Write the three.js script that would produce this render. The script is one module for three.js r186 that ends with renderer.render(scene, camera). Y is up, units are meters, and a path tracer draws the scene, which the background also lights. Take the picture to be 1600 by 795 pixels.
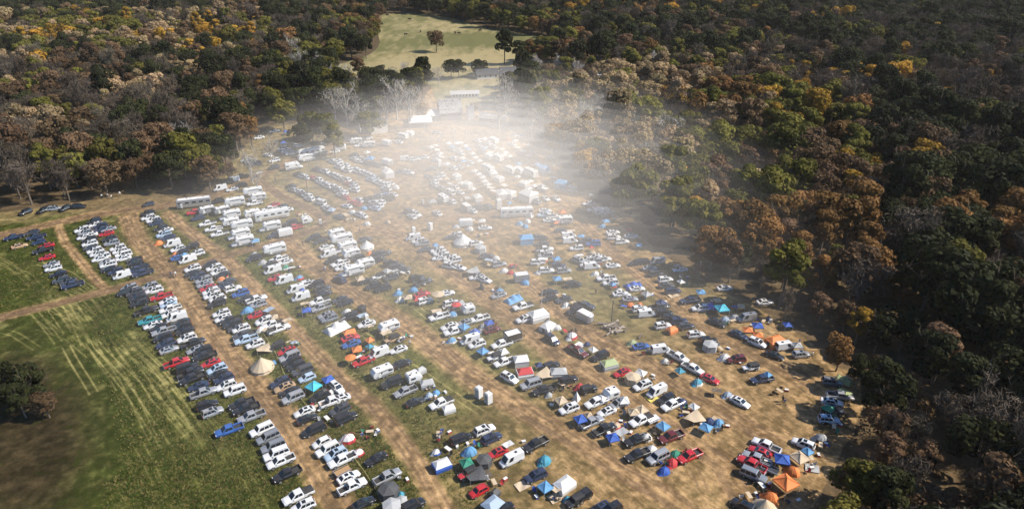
import * as THREE from 'three';
import { Sky } from 'three/addons/objects/Sky.js';
import { mergeGeometries, toCreasedNormals } from 'three/addons/utils/BufferGeometryUtils.js';
import { MarchingCubes } from 'three/addons/objects/MarchingCubes.js';

// ---------------------------------------------------------------- camera, sky, sun, exposure
const CAM_H = 95, FOCAL = 1100, PITCH = THREE.MathUtils.degToRad(27.7);   // focal length in pixels of a 1600 px wide picture
const scene = new THREE.Scene();
const camera = new THREE.PerspectiveCamera(2 * Math.atan(397.5 / FOCAL) * 180 / Math.PI, 1600 / 795, 0.5, 6000);
camera.position.set(0, CAM_H, 0);
camera.rotation.set(-PITCH, 0, 0);
scene.add(camera);
const SUN = new THREE.Vector3(0.72, 0.68, 0.03).normalize();
const sky = new Sky();
sky.scale.setScalar(5000);
sky.name = 'sky';
sky.userData = { kind: 'structure' };
const su = sky.material.uniforms;
su.sunPosition.value.copy(SUN);
su.turbidity.value = 4; su.rayleigh.value = 1.6; su.mieCoefficient.value = 0.004;
scene.add(sky);
scene.environmentIntensity = 0.1;
const sun = new THREE.DirectionalLight(new THREE.Color(1, 0.885, 0.72), 4.8);
sun.position.copy(SUN).multiplyScalar(900).add(new THREE.Vector3(0, 0, -250));
sun.target.position.set(0, 0, -250);
sun.castShadow = true;
Object.assign(sun.shadow.camera, { left: -520, right: 520, top: 520, bottom: -520, near: 10, far: 2200 });
sun.shadow.mapSize.set(4096, 4096);
scene.add(sun, sun.target);
const renderer = new THREE.WebGLRenderer({ antialias: true });
renderer.toneMapping = THREE.LinearToneMapping;
renderer.toneMappingExposure = 1.6;
renderer.shadowMap.enabled = true;
scene.fog = new THREE.FogExp2(0xf2ece2, 0.00005);

// ---------------------------------------------------------------- small helpers
function rng(seed) { let a = seed >>> 0; return () => { a = (a + 0x6D2B79F5) | 0; let t = Math.imul(a ^ (a >>> 15), 1 | a); t = (t + Math.imul(t ^ (t >>> 7), 61 | t)) ^ t; return ((t ^ (t >>> 14)) >>> 0) / 4294967296; }; }
const R = rng(20251);
const rnd = (a, b) => a + (b - a) * R();
const pick = a => a[Math.floor(R() * a.length)];
const clamp = (x, a = 0, b = 1) => Math.min(b, Math.max(a, x));
const sm = (a, b, x) => { const t = clamp((x - a) / (b - a)); return t * t * (3 - 2 * t); };
const mix = (a, b, t) => a + (b - a) * t;
function hash(ix, iy, s) { let h = Math.imul(ix, 374761393) ^ Math.imul(iy, 668265263) ^ Math.imul(s, 1442695041); h = Math.imul(h ^ (h >>> 13), 1274126177); return ((h ^ (h >>> 16)) >>> 0) / 4294967296; }
function noise(x, y, s = 1) { const ix = Math.floor(x), iy = Math.floor(y), fx = x - ix, fy = y - iy, u = fx * fx * (3 - 2 * fx), v = fy * fy * (3 - 2 * fy);
  return mix(mix(hash(ix, iy, s), hash(ix + 1, iy, s), u), mix(hash(ix, iy + 1, s), hash(ix + 1, iy + 1, s), u), v); }
function fbm(x, y, o = 4, s = 1) { let a = 0, w = 0.5, t = 0; for (let i = 0; i < o; i++) { a += w * noise(x, y, s + i * 17); t += w; x = x * 2.03 + 5.1; y = y * 2.03 + 1.7; w *= 0.5; } return a / t; }
const SP = Math.sin(PITCH), CP = Math.cos(PITCH);
function at(px, py, h = 0) { const u = (px - 800) / FOCAL, v = (py - 397.5) / FOCAL, d = (CAM_H - h) / (SP + v * CP); return new THREE.Vector3(u * d, h, -d * (CP - v * SP)); }
function toPx(x, z, y = 0) { const dy = CAM_H - y, d = -z * CP + dy * SP, w = dy * CP + z * SP; return [800 + FOCAL * x / d, 397.5 + FOCAL * w / d, d]; }
function inPoly(P, x, y) { let c = false; for (let i = 0, j = P.length - 1; i < P.length; j = i++) { const [a, b] = P[i], [p, q] = P[j]; if ((b > y) !== (q > y) && x < (p - a) * (y - b) / (q - b) + a) c = !c; } return c; }
const pts = s => s.trim().split(/\s+/).map(p => p.split(',').map(Number));
const used = new Map();
function numbered(n) { const k = used.get(n) || 0; used.set(n, k + 1); return k ? `${n}_${String(k).padStart(3, '0')}` : n; }
function group(name, x = 0, y = 0, z = 0, turn = 0) { const g = new THREE.Group(); g.name = name; g.position.set(x, y, z); g.rotation.y = turn; return g; }
function mesh(name, geo, mat, parent) { const m = new THREE.Mesh(geo, mat); m.name = name; m.castShadow = m.receiveShadow = true; if (parent) parent.add(m); return m; }
function add(o, name, label, category, grp, kind) { o.name = numbered(name); o.userData = {}; if (label) o.userData.label = label; if (category) o.userData.category = category; if (grp) o.userData.group = grp; if (kind) o.userData.kind = kind; scene.add(o); return o; }
const std = (r, g, b, rough = 0.8, o = {}) => new THREE.MeshStandardMaterial({ color: new THREE.Color().setRGB(r, g, b), roughness: rough, ...o });
const phys = (r, g, b, rough, o = {}) => new THREE.MeshPhysicalMaterial({ color: new THREE.Color().setRGB(r, g, b), roughness: rough, ...o });
const box = (w, h, d, x = 0, y = 0, z = 0) => new THREE.BoxGeometry(w, h, d).translate(x, y, z);
function geo(verts, faces, uv) { const g = new THREE.BufferGeometry(); g.setAttribute('position', new THREE.Float32BufferAttribute(verts, 3)); g.setIndex(faces); g.setAttribute('uv', new THREE.Float32BufferAttribute(uv || new Array(verts.length / 3 * 2).fill(0), 2)); g.computeVertexNormals(); return g; }
const plain = g => { const n = g.index ? g.toNonIndexed() : g; for (const k of Object.keys(n.attributes)) if (!['position', 'normal', 'uv'].includes(k)) n.deleteAttribute(k); return n; };
const merge = list => mergeGeometries(list.map(plain));
function rod(a, b, r0, r1 = r0, n = 5) { const d = new THREE.Vector3().subVectors(b, a), l = d.length(); const g = new THREE.CylinderGeometry(r1, r0, l, n, 1); g.translate(0, l / 2, 0); g.applyQuaternion(new THREE.Quaternion().setFromUnitVectors(new THREE.Vector3(0, 1, 0), d.normalize())); return g.translate(a.x, a.y, a.z); }
const V = (x, y, z) => new THREE.Vector3(x, y, z);
// loft along x through rings of six points a side: [x, y0, y1, halfWidth, topHalfWidth]
function loft(secs, crease = 0.7) {
  const v = [], f = [], n = 8;
  for (const [x, y0, y1, w, wt = w * 0.9] of secs) { const ym = mix(y0, y1, 0.55), e = Math.min(0.06, (y1 - y0) * 0.15);
    const half = [[y0, w * 0.93], [ym, w], [y1 - e, wt + 0.02], [y1, wt - e]];
    for (const [y, z] of half) v.push(x, y, z);
    for (const [y, z] of half.slice().reverse()) v.push(x, y, -z); }
  for (let i = 0; i + 1 < secs.length; i++) for (let k = 0; k < n; k++) { const a = i * n + k, b = i * n + (k + 1) % n, c = a + n, d = b + n; f.push(a, c, b, b, c, d); }
  const L = (secs.length - 1) * n;
  for (let k = 1; k + 1 < n; k++) { f.push(0, k, k + 1); f.push(L, L + k + 1, L + k); }
  return toCreasedNormals(geo(v, f).toNonIndexed(), crease);
}
// four-sided frustum along x and panels lying proud of its faces
function frustum(bx0, bx1, bw, y0, tx0, tx1, tw, y1) {
  const B = [V(bx0, y0, -bw), V(bx1, y0, -bw), V(bx1, y0, bw), V(bx0, y0, bw)], T = [V(tx0, y1, -tw), V(tx1, y1, -tw), V(tx1, y1, tw), V(tx0, y1, tw)];
  const Tc = T.map((p, i) => p.clone().add(V(i === 0 || i === 3 ? 0.08 : -0.08, 0.035, p.z > 0 ? -0.1 : 0.1)));
  const all = [...B, ...T, ...Tc], v = all.flatMap(p => [p.x, p.y, p.z]), f = [];
  for (let k = 0; k < 4; k++) { const j = (k + 1) % 4; f.push(k, j + 4, j, k, k + 4, j + 4, k + 4, j + 8, j + 4, k + 4, k + 8, j + 8); }
  f.push(8, 10, 9, 8, 11, 10);
  const face = { front: [B[1], B[2], T[2], T[1]], rear: [B[3], B[0], T[0], T[3]], left: [B[0], B[1], T[1], T[0]], right: [B[2], B[3], T[3], T[2]] };
  return { geo: toCreasedNormals(geo(v, f).toNonIndexed(), 0.4), face };
}
function panel([a, b, c, d], u0, u1, v0, v1, off = 0.012) {
  const p = (u, w) => a.clone().lerp(b, u).lerp(d.clone().lerp(c, u), w);
  const q = [p(u0, v0), p(u1, v0), p(u1, v1), p(u0, v1)], n = q[1].clone().sub(q[0]).cross(q[3].clone().sub(q[0])).normalize();
  const mid = q[0].clone().add(q[2]).multiplyScalar(0.5); if (n.dot(V(mid.x - (a.x + b.x + c.x + d.x) / 4 * 0.2, 0.3, mid.z)) < 0) n.negate();
  const o = q.map(r => r.addScaledVector(n, off));
  return geo(o.flatMap(r => [r.x, r.y, r.z]), [0, 1, 2, 0, 2, 3]);
}
// ---------------------------------------------------------------- ground
const FIELD = pts('-60,338 60,326 150,314 190,300 235,292 262,306 335,303 352,292 345,275 372,240 392,222 420,198 455,190 500,188 545,205 575,200 590,186 612,178 650,172 668,150 672,134 640,118 600,104 548,98 575,86 592,70 588,40 600,22 640,20 700,27 760,43 800,50 850,60 850,84 815,96 858,108 905,106 942,112 942,124 900,128 860,122 812,132 790,160 800,182 812,200 842,232 880,268 918,302 955,328 1000,366 1060,412 1110,440 1165,470 1225,505 1270,540 1302,572 1345,585 1352,640 1325,690 1300,740 1268,800 1240,860 -60,860');
const inClear = (px, py) => inPoly(FIELD, px, py);
const LANES = [
  [4.5, '-40,374 0,368 70,352 130,338 220,325 290,316 345,302 400,276 455,252 510,229 560,208 620,200 690,192 760,196'],
  [3.2, '404,282 440,308 480,325 506,342 502,354 440,376 360,397 270,425 180,451 100,471 0,496 -60,512'],
  [5.0, '200,338 215,375 245,405 270,430 300,475 330,520 370,570 410,612 450,662 500,738 535,800 560,850'],
  [3.4, '262,334 290,358 330,388 355,405 400,455 450,508 480,540 530,592 580,632 620,680 660,738 695,800 720,850'],
  [5.6, '442,372 480,408 520,438 560,464 600,488 650,520 700,558 760,605 830,648 900,688 960,728 1040,775 1110,830'],
  [6.5, '560,352 620,366 680,404 740,446 800,492 860,542 930,590 1000,640 1070,682 1130,724 1165,790'],
  [6.0, '800,420 870,478 930,530 1000,562 1060,602 1130,642 1210,690'],
  [4.5, '860,300 905,345 945,382 990,420 1040,460 1090,500 1140,530 1200,562 1250,592 1280,612'],
  [2.0, '86,345 100,378 122,405 148,438 170,458'],
  [5.0, '520,330 600,300 650,262 680,222 690,196'],
  [4.0, '600,352 700,338 800,338 850,352 880,372'],
].map(([w, s]) => [w, pts(s).map(([x, y]) => { const p = at(x, y); return [p.x, p.z]; })]);
const TRACKS = [];
{ const r = rng(77);
  const flow = pts('95,470 140,530 195,610 255,700 300,800'), q = (x, y, w) => { const p = at(x, y); return [p.x, p.z, w]; };
  for (let k = 0; k < 22; k++) { const o = -60 + 190 * r(), s = Math.floor(r() * 3.4), e = Math.min(4, s + 1 + Math.floor(r() * 2)), skew = (r() - 0.5) * 60, P = []; for (let i = s; i <= e; i++) P.push(q(flow[i][0] + o * (0.5 + i * 0.14) + skew * (i - s) * 0.5, flow[i][1] + (r() - 0.5) * 26, 0.1 + 0.5 * r())); TRACKS.push(P); }
  for (let k = 0; k < 14; k++) { const y = 372 + r() * 150, x = -30 + r() * 130, t = r() * 40; TRACKS.push([q(x, y, 0.25 * r()), q(x + 45, y + 10 + t * 0.6, 0.2), q(x + 80, y + 28 + t * 1.6, 0.2)]); }
  TRACKS.push(...[[560, 515, 760, 640], [830, 560, 1010, 660], [600, 196, 660, 222], [620, 192, 680, 220], [650, 480, 850, 640], [1010, 545, 1160, 620]].map(([a, b, c, d]) => [[a, b], [(a + c) / 2 + 6, (b + d) / 2], [c, d]].map(([x, y]) => { const p = at(x, y); return [p.x, p.z, 0.45]; }))); }
function segDist(x, z, P) { let best = 1e9, side = 0; for (let i = 0; i + 1 < P.length; i++) { const [a, b] = P[i], [c, d] = P[i + 1], ex = c - a, ez = d - b, t = clamp(((x - a) * ex + (z - b) * ez) / (ex * ex + ez * ez)), qx = x - a - ex * t, qz = z - b - ez * t, q = qx * qx + qz * qz; if (q < best) { best = q; side = Math.sign(ex * qz - ez * qx); } } return [Math.sqrt(best), side]; }
const FX0 = -205, FX1 = 125, FZ0 = -405, FZ1 = -62, TS = 2048;
// distances to lanes and wheel tracks, stamped along the lines into coarse grids
const DS = 2048, laneMap = new Float32Array(DS * DS), rutMap = new Float32Array(DS * DS), mudMap = new Float32Array(DS * DS), trackMap = new Float32Array(DS * DS);
function stamp(map, x, z, rad, fn) { const sx = DS / (FX1 - FX0), sz = DS / (FZ1 - FZ0), cx = (x - FX0) * sx, cz = (z - FZ0) * sz, rx = rad * sx, rz = rad * sz;
  for (let j = Math.max(0, Math.floor(cz - rz)); j <= Math.min(DS - 1, cz + rz); j++) for (let i = Math.max(0, Math.floor(cx - rx)); i <= Math.min(DS - 1, cx + rx); i++) { const d = Math.hypot((i - cx) / sx, (j - cz) / sz); if (d < rad) { const q = fn(d); if (q > map[j * DS + i]) map[j * DS + i] = q; } } }
function along(P, step, fn) { for (let i = 0; i + 1 < P.length; i++) { const l = Math.hypot(P[i + 1][0] - P[i][0], P[i + 1][1] - P[i][1]), n = Math.ceil(l / step), tx = (P[i + 1][0] - P[i][0]) / l, tz = (P[i + 1][1] - P[i][1]) / l; for (let k = 0; k < n; k++) { const t = k / n; fn(mix(P[i][0], P[i + 1][0], t), mix(P[i][1], P[i + 1][1], t), tx, tz); } } }
for (const [w, P] of LANES) { along(P, 0.8, (x, z) => stamp(laneMap, x, z, w * 1.1, d => 1 - sm(w * 0.3, w * 0.95, d)));
  for (const o of [-1.9, -1.1, 0.5, 1.3, 2.1]) if (Math.abs(o) < w * 0.55) along(P, 0.35, (x, z, tx, tz) => { const j = o + (noise(x * 0.05, z * 0.05, 40 + o * 10) - 0.5) * 1.6; stamp(rutMap, x - tz * j, z + tx * j, 0.55, d => 1 - sm(0.12, 0.5, d)); }); }
for (const k of [0, 1]) along(LANES[k][1], 0.5, (x, z) => stamp(mudMap, x, z, 2.4, d => (1 - sm(0.9, 2.2, d)) * (k ? 1 : 0.75)));
{ const r = rng(91); for (let k = 0; k < 46; k++) { const px = 480 + r() * 780, py = 430 + r() * 360, l = 25 + r() * 60, t = 0.5 + (r() - 0.5) * 1.5, P = [0, 0.5, 1].map(q => { const p = at(px + Math.cos(t) * l * q + (q === 0.5 ? (r() - 0.5) * 14 : 0), py + Math.sin(t) * l * q * 0.8); return [p.x, p.z]; }); if (inClear(px, py)) for (const o of [0, 1.5]) along(P, 0.2, (x, z, tx, tz) => stamp(rutMap, x - tz * o, z + tx * o, 0.34, d => 0.8 * (1 - sm(0.1, 0.32, d)))); } }
for (const P of TRACKS) for (const o of [0, 1.6]) along(P, 0.14, (x, z, tx, tz) => { const j = o + (noise(x * 0.04, z * 0.04, 9) - 0.5) * 2.4; stamp(trackMap, x - tz * j, z + tx * j, 0.26, d => (1 - sm(0.08, 0.24, d)) * (P[0][2] + 0.3)); });
function sample(map, x, z) { const i = clamp((x - FX0) / (FX1 - FX0) * DS, 0, DS - 1.01), j = clamp((z - FZ0) / (FZ1 - FZ0) * DS, 0, DS - 1.01), a = i | 0, b = j | 0, u = i - a, v = j - b, k = b * DS + a; return mix(mix(map[k], map[k + 1], u), mix(map[k + DS], map[k + DS + 1], u), v); }
const toS = x => { x = clamp(x); return 255 * (x <= 0.0031308 ? 12.92 * x : 1.055 * Math.pow(x, 1 / 2.4) - 0.055); };
function dataTex(data, w, h, srgb, repeat) { const t = new THREE.DataTexture(data, w, h, THREE.RGBAFormat); t.magFilter = THREE.LinearFilter; t.minFilter = THREE.LinearMipmapLinearFilter; t.generateMipmaps = true; if (srgb) t.colorSpace = THREE.SRGBColorSpace; if (repeat) t.wrapS = t.wrapT = THREE.RepeatWrapping; t.needsUpdate = true; return t; }
const fieldCol = new Uint8Array(TS * TS * 4), fieldBump = new Uint8Array(1024 * 1024 * 4);
for (let j = 0; j < TS; j++) { const z = mix(FZ0, FZ1, j / (TS - 1));
  for (let i = 0; i < TS; i++) { const x = mix(FX0, FX1, i / (TS - 1)), [px, py] = toPx(x, z);
    const big = fbm(x * 0.03, z * 0.03, 3, 3), med = fbm(x * 0.14, z * 0.14, 3, 11), fine = fbm(x * 0.8, z * 0.8, 2, 23), grain = hash(i, j, 5);
    // streaks run along the rows of parked cars
    const ca = 0.59, sa = 0.81, al = x * ca + z * sa, ac = -x * sa + z * ca, streak = 0.34 * fbm(al * 0.09, ac * 0.7, 3, 31) + 0.66 * fbm(al * 0.5, ac * 2.8, 2, 37);
    let lane = sample(laneMap, x, z), rut = sample(rutMap, x, z), trk = sample(trackMap, x, z);
    let green = 1 - sm(260, 700, px + (500 - py) * 0.35);
    green = Math.max(green, 0.62 * (1 - sm(380, 520, Math.hypot(px - 700, (py - 740) * 1.6))), 0.55 * (1 - sm(25, 85, Math.hypot((px - 1150) * 0.8, py - 775))), 0.4 * (1 - sm(60, 170, Math.hypot(px - 920, (py - 470) * 1.5))), 0.4 * (1 - sm(40, 110, Math.hypot(px - 1040, (py - 720) * 1.4))));
    green *= (px < 340 ? sm(340 - 0.09 * px, 366 - 0.13 * px, py + (med - 0.5) * 22) : sm(300, 352, py + (med - 0.5) * 30)) * 0.9 + 0.1; const tuft = fbm(x * 0.42, z * 0.42, 3, 57); green *= 0.8 + 0.4 * tuft;
    green = clamp(green * 1.15 + (big - 0.5) * 0.75 + (med - 0.5) * 0.7 + (streak - 0.5) * 0.5);
    const dry = clamp(0.5 + (med - 0.5) * 1.6 + (fine - 0.5) * 1.1);
    // bare soil where it is worn: lanes, the right half of the field, round the stage
    let bare = Math.max(lane, 0.75 * sm(560, 1000, px + (py - 500) * 0.1) * sm(520, 640, py + (px - 900) * 0.4 + (big - 0.5) * 100), 0.6 * sm(470, 600, px) * (1 - sm(380, 450, py)));
    bare = clamp(bare + (fine - 0.5) * 0.55 * (1 - Math.abs(bare * 2 - 1)) + (streak - 0.5) * 0.4 * Math.min(1, bare * 2.4));
    const strawShade = clamp(0.25 - 0.45 * (1 - sm(120, 330, px - (py - 600) * 0.25)) + 0.75 * fine + 0.9 * (fbm(x * 1.6, z * 1.6, 2, 83) - 0.5) + 0.6 * (tuft - 0.5) + 0.35 * sm(250, 520, px) - 0.15);  // straw mottling; the left meadow also has corner shade put into its grass colour
    let r = mix(mix(0.13, 0.23, dry), mix(0.034, 0.094, strawShade), green), g = mix(mix(0.105, 0.17, dry), mix(0.044, 0.094, strawShade), green), b = mix(mix(0.045, 0.08, dry), mix(0.008, 0.026, strawShade), green);
    const soil = clamp(0.4 + (streak - 0.5) * 1.15 + (med - 0.5) * 0.8 + (fine - 0.5) * 0.9 + (fbm(x * 1.9, z * 1.9, 2, 87) - 0.5) * 0.9);
    r = mix(r, mix(0.15, 0.39, soil), bare); g = mix(g, mix(0.095, 0.255, soil), bare); b = mix(b, mix(0.046, 0.128, soil), bare);
    const straw = clamp(trk * 1.7 * (1.9 * noise(x * 0.07, z * 0.07, 66) - 0.35) * (0.4 + 0.9 * fine) + 0.4 * sm(0.6, 0.8, fbm(x * 0.25, z * 0.25, 4, 91)) * green * (0.3 + fine)) * (1 - bare); r = mix(r, 0.25, straw); g = mix(g, 0.22, straw); b = mix(b, 0.085, straw);
    const rr = rut * (0.25 + 0.75 * noise(x * 0.3, z * 0.3, 71)) * 1.0; r = mix(r, 0.125, rr * 0.8); g = mix(g, 0.083, rr * 0.8); b = mix(b, 0.053, rr * 0.8);
    const mud = sample(mudMap, x, z) * clamp(0.55 + (streak - 0.5) * 1.4 + (med - 0.5)); r = mix(r, 0.1, mud); g = mix(g, 0.066, mud); b = mix(b, 0.042, mud);
    // leaf litter where the field runs under the trees; brown loamy ground by the lone tree, corner shade darkened into its colour
    const loamShade = (1 - sm(60, 190, Math.hypot(px - 20, (py - 690) * 0.85))) * sm(0.32, 0.62, big * 0.5 + med * 0.5 + 0.22 * (1 - sm(60, 150, Math.hypot(px - 20, (py - 690) * 0.85)))) * sm(0.28, 0.5, tuft + 0.1 * fine + 0.12 * (1 - sm(60, 140, Math.hypot(px - 20, (py - 690) * 0.85)))); r = mix(r, mix(0.014, 0.05, fine), loamShade * 0.9); g = mix(g, mix(0.01, 0.034, fine), loamShade * 0.9); b = mix(b, mix(0.005, 0.018, fine), loamShade * 0.9);
    if (py < 332 && px < 340) { const w = 0.55 * (1 - sm(322, 336, py + (med - 0.5) * 14)); r = mix(r, 0.15, w); g = mix(g, 0.1, w); b = mix(b, 0.06, w); }
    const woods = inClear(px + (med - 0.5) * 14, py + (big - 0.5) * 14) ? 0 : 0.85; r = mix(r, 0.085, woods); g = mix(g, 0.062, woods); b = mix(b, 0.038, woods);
    const k = (0.72 + 0.42 * grain * (0.5 + fine) + 0.3 * (fine - 0.35)) * (1 + 0.9 * (tuft - 0.5) * (1 - bare * 0.6)); const o = (j * TS + i) * 4;
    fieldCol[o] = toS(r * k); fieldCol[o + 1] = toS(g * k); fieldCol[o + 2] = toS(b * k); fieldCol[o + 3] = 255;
    if (!(i & 1) && !(j & 1)) { const q = ((j >> 1) * 1024 + (i >> 1)) * 4, hgt = 128 + 70 * (fine - 0.5) + 50 * (streak - 0.5) - 70 * rut + 60 * (grain - 0.5) * (1 - bare * 0.5) ; fieldBump[q] = fieldBump[q + 1] = fieldBump[q + 2] = clamp(hgt, 0, 255); fieldBump[q + 3] = 255; }
  } }
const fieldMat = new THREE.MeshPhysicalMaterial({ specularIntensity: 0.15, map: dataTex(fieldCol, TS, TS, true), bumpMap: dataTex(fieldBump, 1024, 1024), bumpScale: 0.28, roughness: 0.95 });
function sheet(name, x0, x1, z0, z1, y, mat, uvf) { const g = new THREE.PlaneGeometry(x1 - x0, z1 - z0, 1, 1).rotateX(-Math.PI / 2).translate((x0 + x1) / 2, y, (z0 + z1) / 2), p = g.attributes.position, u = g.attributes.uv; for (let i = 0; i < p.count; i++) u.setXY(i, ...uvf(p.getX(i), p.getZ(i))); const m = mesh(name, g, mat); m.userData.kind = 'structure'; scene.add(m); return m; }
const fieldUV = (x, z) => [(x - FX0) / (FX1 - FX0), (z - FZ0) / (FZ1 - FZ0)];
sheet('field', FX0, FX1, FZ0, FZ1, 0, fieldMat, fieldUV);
const litter = new Uint8Array(512 * 512 * 4);
for (let j = 0; j < 512; j++) for (let i = 0; i < 512; i++) { const w = (a, b) => noise(((i % 512) * a) / 512, ((j % 512) * a) / 512, b), n = 0.5 * w(16, 1) + 0.3 * w(64, 2) + 0.4 * hash(i, j, 3), o = (j * 512 + i) * 4; litter[o] = toS(0.05 + 0.06 * n); litter[o + 1] = toS(0.038 + 0.045 * n); litter[o + 2] = toS(0.024 + 0.028 * n); litter[o + 3] = 255; }
const litterMat = new THREE.MeshPhysicalMaterial({ specularIntensity: 0.1, map: dataTex(litter, 512, 512, true, true), roughness: 1 });
sheet('ground', -2600, 2600, -3200, 900, -0.05, litterMat, (x, z) => [x / 24, z / 24]);
// lanes: ribbons of worn earth a hand's breadth of nothing above the field, sharing its surface
for (const [w, P] of LANES) { const c = new THREE.CatmullRomCurve3(P.map(([x, z]) => V(x, 0, z))), n = 70, v = [], f = [], uv = [];
  for (let i = 0; i <= n; i++) { const p = c.getPoint(i / n), t = c.getTangent(i / n), a = w * (0.52 + 0.3 * (noise(i * 0.9, w * 9, 4) - 0.5)), b = w * (0.52 + 0.3 * (noise(i * 0.9, w * 9, 8) - 0.5)), y = 0.004 * (1 + LANES.findIndex(l => l[1] === P));
    for (const s of [-a, b]) { const x = p.x - t.z * s, z = p.z + t.x * s; v.push(x, y, z); uv.push(...fieldUV(x, z)); } if (i < n) { const k = i * 2; f.push(k, k + 1, k + 2, k + 1, k + 3, k + 2); } }
  const m = mesh(numbered('dirt_track'), geo(v, f, uv), fieldMat); m.userData.kind = 'structure'; scene.add(m); }
// pasture beyond the barn
{ const P = pts('600,120 548,114 528,103 575,86 592,70 588,40 600,22 640,20 700,27 760,43 800,50 850,60 850,84 815,96 858,108 905,106 942,112 942,124 900,128 860,122 812,132 790,160 760,172 690,162 672,134 640,118').map(([x, y]) => at(x, y));
  const xs = P.map(p => p.x), zs = P.map(p => p.z), x0 = Math.min(...xs), x1 = Math.max(...xs), z0 = Math.min(...zs), z1 = Math.max(...zs), N = 1024, d = new Uint8Array(N * N * 4);
  for (let j = 0; j < N; j++) for (let i = 0; i < N; i++) { const x = mix(x0, x1, i / N), z = mix(z0, z1, j / N), [px, py] = toPx(x, z), big = fbm(x * 0.02, z * 0.02, 4, 6), fine = fbm(x * 0.3, z * 0.12, 3, 16), g = hash(i, j, 2), dry = clamp(sm(52, 108, py) * 0.7 + (big - 0.45) * 2.2 + (fine - 0.5) * 1.3), k = 0.85 + 0.3 * g * fine + 0.1 * big, o = (j * N + i) * 4;
    d[o] = toS(mix(0.13, 0.28, dry) * k); d[o + 1] = toS(mix(0.128, 0.235, dry) * k); d[o + 2] = toS(mix(0.055, 0.125, dry) * k); d[o + 3] = 255; }
  const s = new THREE.Shape(new THREE.CatmullRomCurve3(P, true, 'centripetal').getPoints(160).map(p => new THREE.Vector2(p.x, -p.z))), g = new THREE.ShapeGeometry(s).rotateX(-Math.PI / 2).translate(0, 0.06, 0), pos = g.attributes.position, u = g.attributes.uv;
  for (let i = 0; i < pos.count; i++) u.setXY(i, (pos.getX(i) - x0) / (x1 - x0), (pos.getZ(i) - z0) / (z1 - z0));
  const m = mesh('pasture', g, new THREE.MeshPhysicalMaterial({ specularIntensity: 0.15, map: dataTex(d, N, N, true), roughness: 1 })); m.userData.kind = 'structure'; scene.add(m); }

// tufts standing in the green part of the field: nobody could count them
{ const r = rng(314), v = [], f = []; for (let k = 0; k < 7; k++) { const t = r() * 6.28, o = 0.16 * r(), l = 0.16 + 0.2 * r(), c = Math.cos(t), s = Math.sin(t), x = c * o, z = s * o, b = v.length / 3; v.push(x - s * 0.035, 0, z + c * 0.035, x + s * 0.035, 0, z - c * 0.035, x + c * 0.16, l, z + s * 0.16); f.push(b, b + 1, b + 2); }
  const spots = []; for (let k = 0; k < 160000 && spots.length < 34000; k++) { const px = -10 + r() * 760, py = 352 + Math.pow(r(), 0.8) * 455, p = at(px, py), x = p.x, z = p.z; if (!inClear(px, py) || sample(laneMap, x, z) > 0.25) continue; const g = (1 - sm(300, 760, px + (500 - py) * 0.35)) * (0.3 + 1.4 * fbm(x * 0.12, z * 0.12, 3, 15)); if (r() > g || sample(trackMap, x, z) > 0.12 || 1 - sm(60, 200, Math.hypot(px - 20, (py - 690) * 0.85)) > 0.25 * r()) continue; spots.push([x, z, r() * 6.28, 0.6 + 0.8 * r() * fbm(x * 0.3, z * 0.3, 2, 19) * 2, r()]); }
  const im = new THREE.InstancedMesh(geo(v, f), phys(1, 1, 1, 0.95, { specularIntensity: 0.15 }), spots.length), d = new THREE.Object3D(), c = new THREE.Color(); spots.forEach(([x, z, t, s, q], i) => { d.position.set(x, 0, z); d.rotation.set(0, t, 0); d.scale.set(s * 1.2, s * 0.75, s * 1.2); d.updateMatrix(); im.setMatrixAt(i, d.matrix); const k = 0.7 + 0.6 * hash(i, 1, 2); im.setColorAt(i, q > 0.62 ? c.setRGB(0.15 * k, 0.13 * k, 0.045 * k) : c.setRGB(0.045 * k, 0.066 * k, 0.012 * k)); });
  im.name = 'grass'; im.castShadow = im.receiveShadow = true; im.userData = { kind: 'stuff', label: 'tufts of green and straw coloured grass on the field', category: 'grass' }; scene.add(im); }
// ---------------------------------------------------------------- vehicles
const PAINT = { w: [0.62, 0.63, 0.64], g: [0.36, 0.37, 0.39], d: [0.07, 0.075, 0.085], k: [0.012, 0.012, 0.014], n: [0.018, 0.03, 0.07], b: [0.03, 0.1, 0.32], l: [0.36, 0.47, 0.6], r: [0.42, 0.015, 0.02], m: [0.11, 0.014, 0.014], t: [0.4, 0.27, 0.15], e: [0.02, 0.22, 0.25], o: [0.6, 0.16, 0.03], s: [0.24, 0.26, 0.29] };
const PNAME = { w: 'white', g: 'silver', d: 'charcoal', k: 'black', n: 'navy', b: 'blue', l: 'pale blue', r: 'red', m: 'dark red', t: 'tan', e: 'teal', o: 'orange', s: 'grey' };
const paints = {}; for (const k in PAINT) paints[k] = phys(...PAINT[k], 0.35, { clearcoat: 1, clearcoatRoughness: 0.06, metalness: 'gds'.includes(k) ? 0.35 : 0 });
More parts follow.
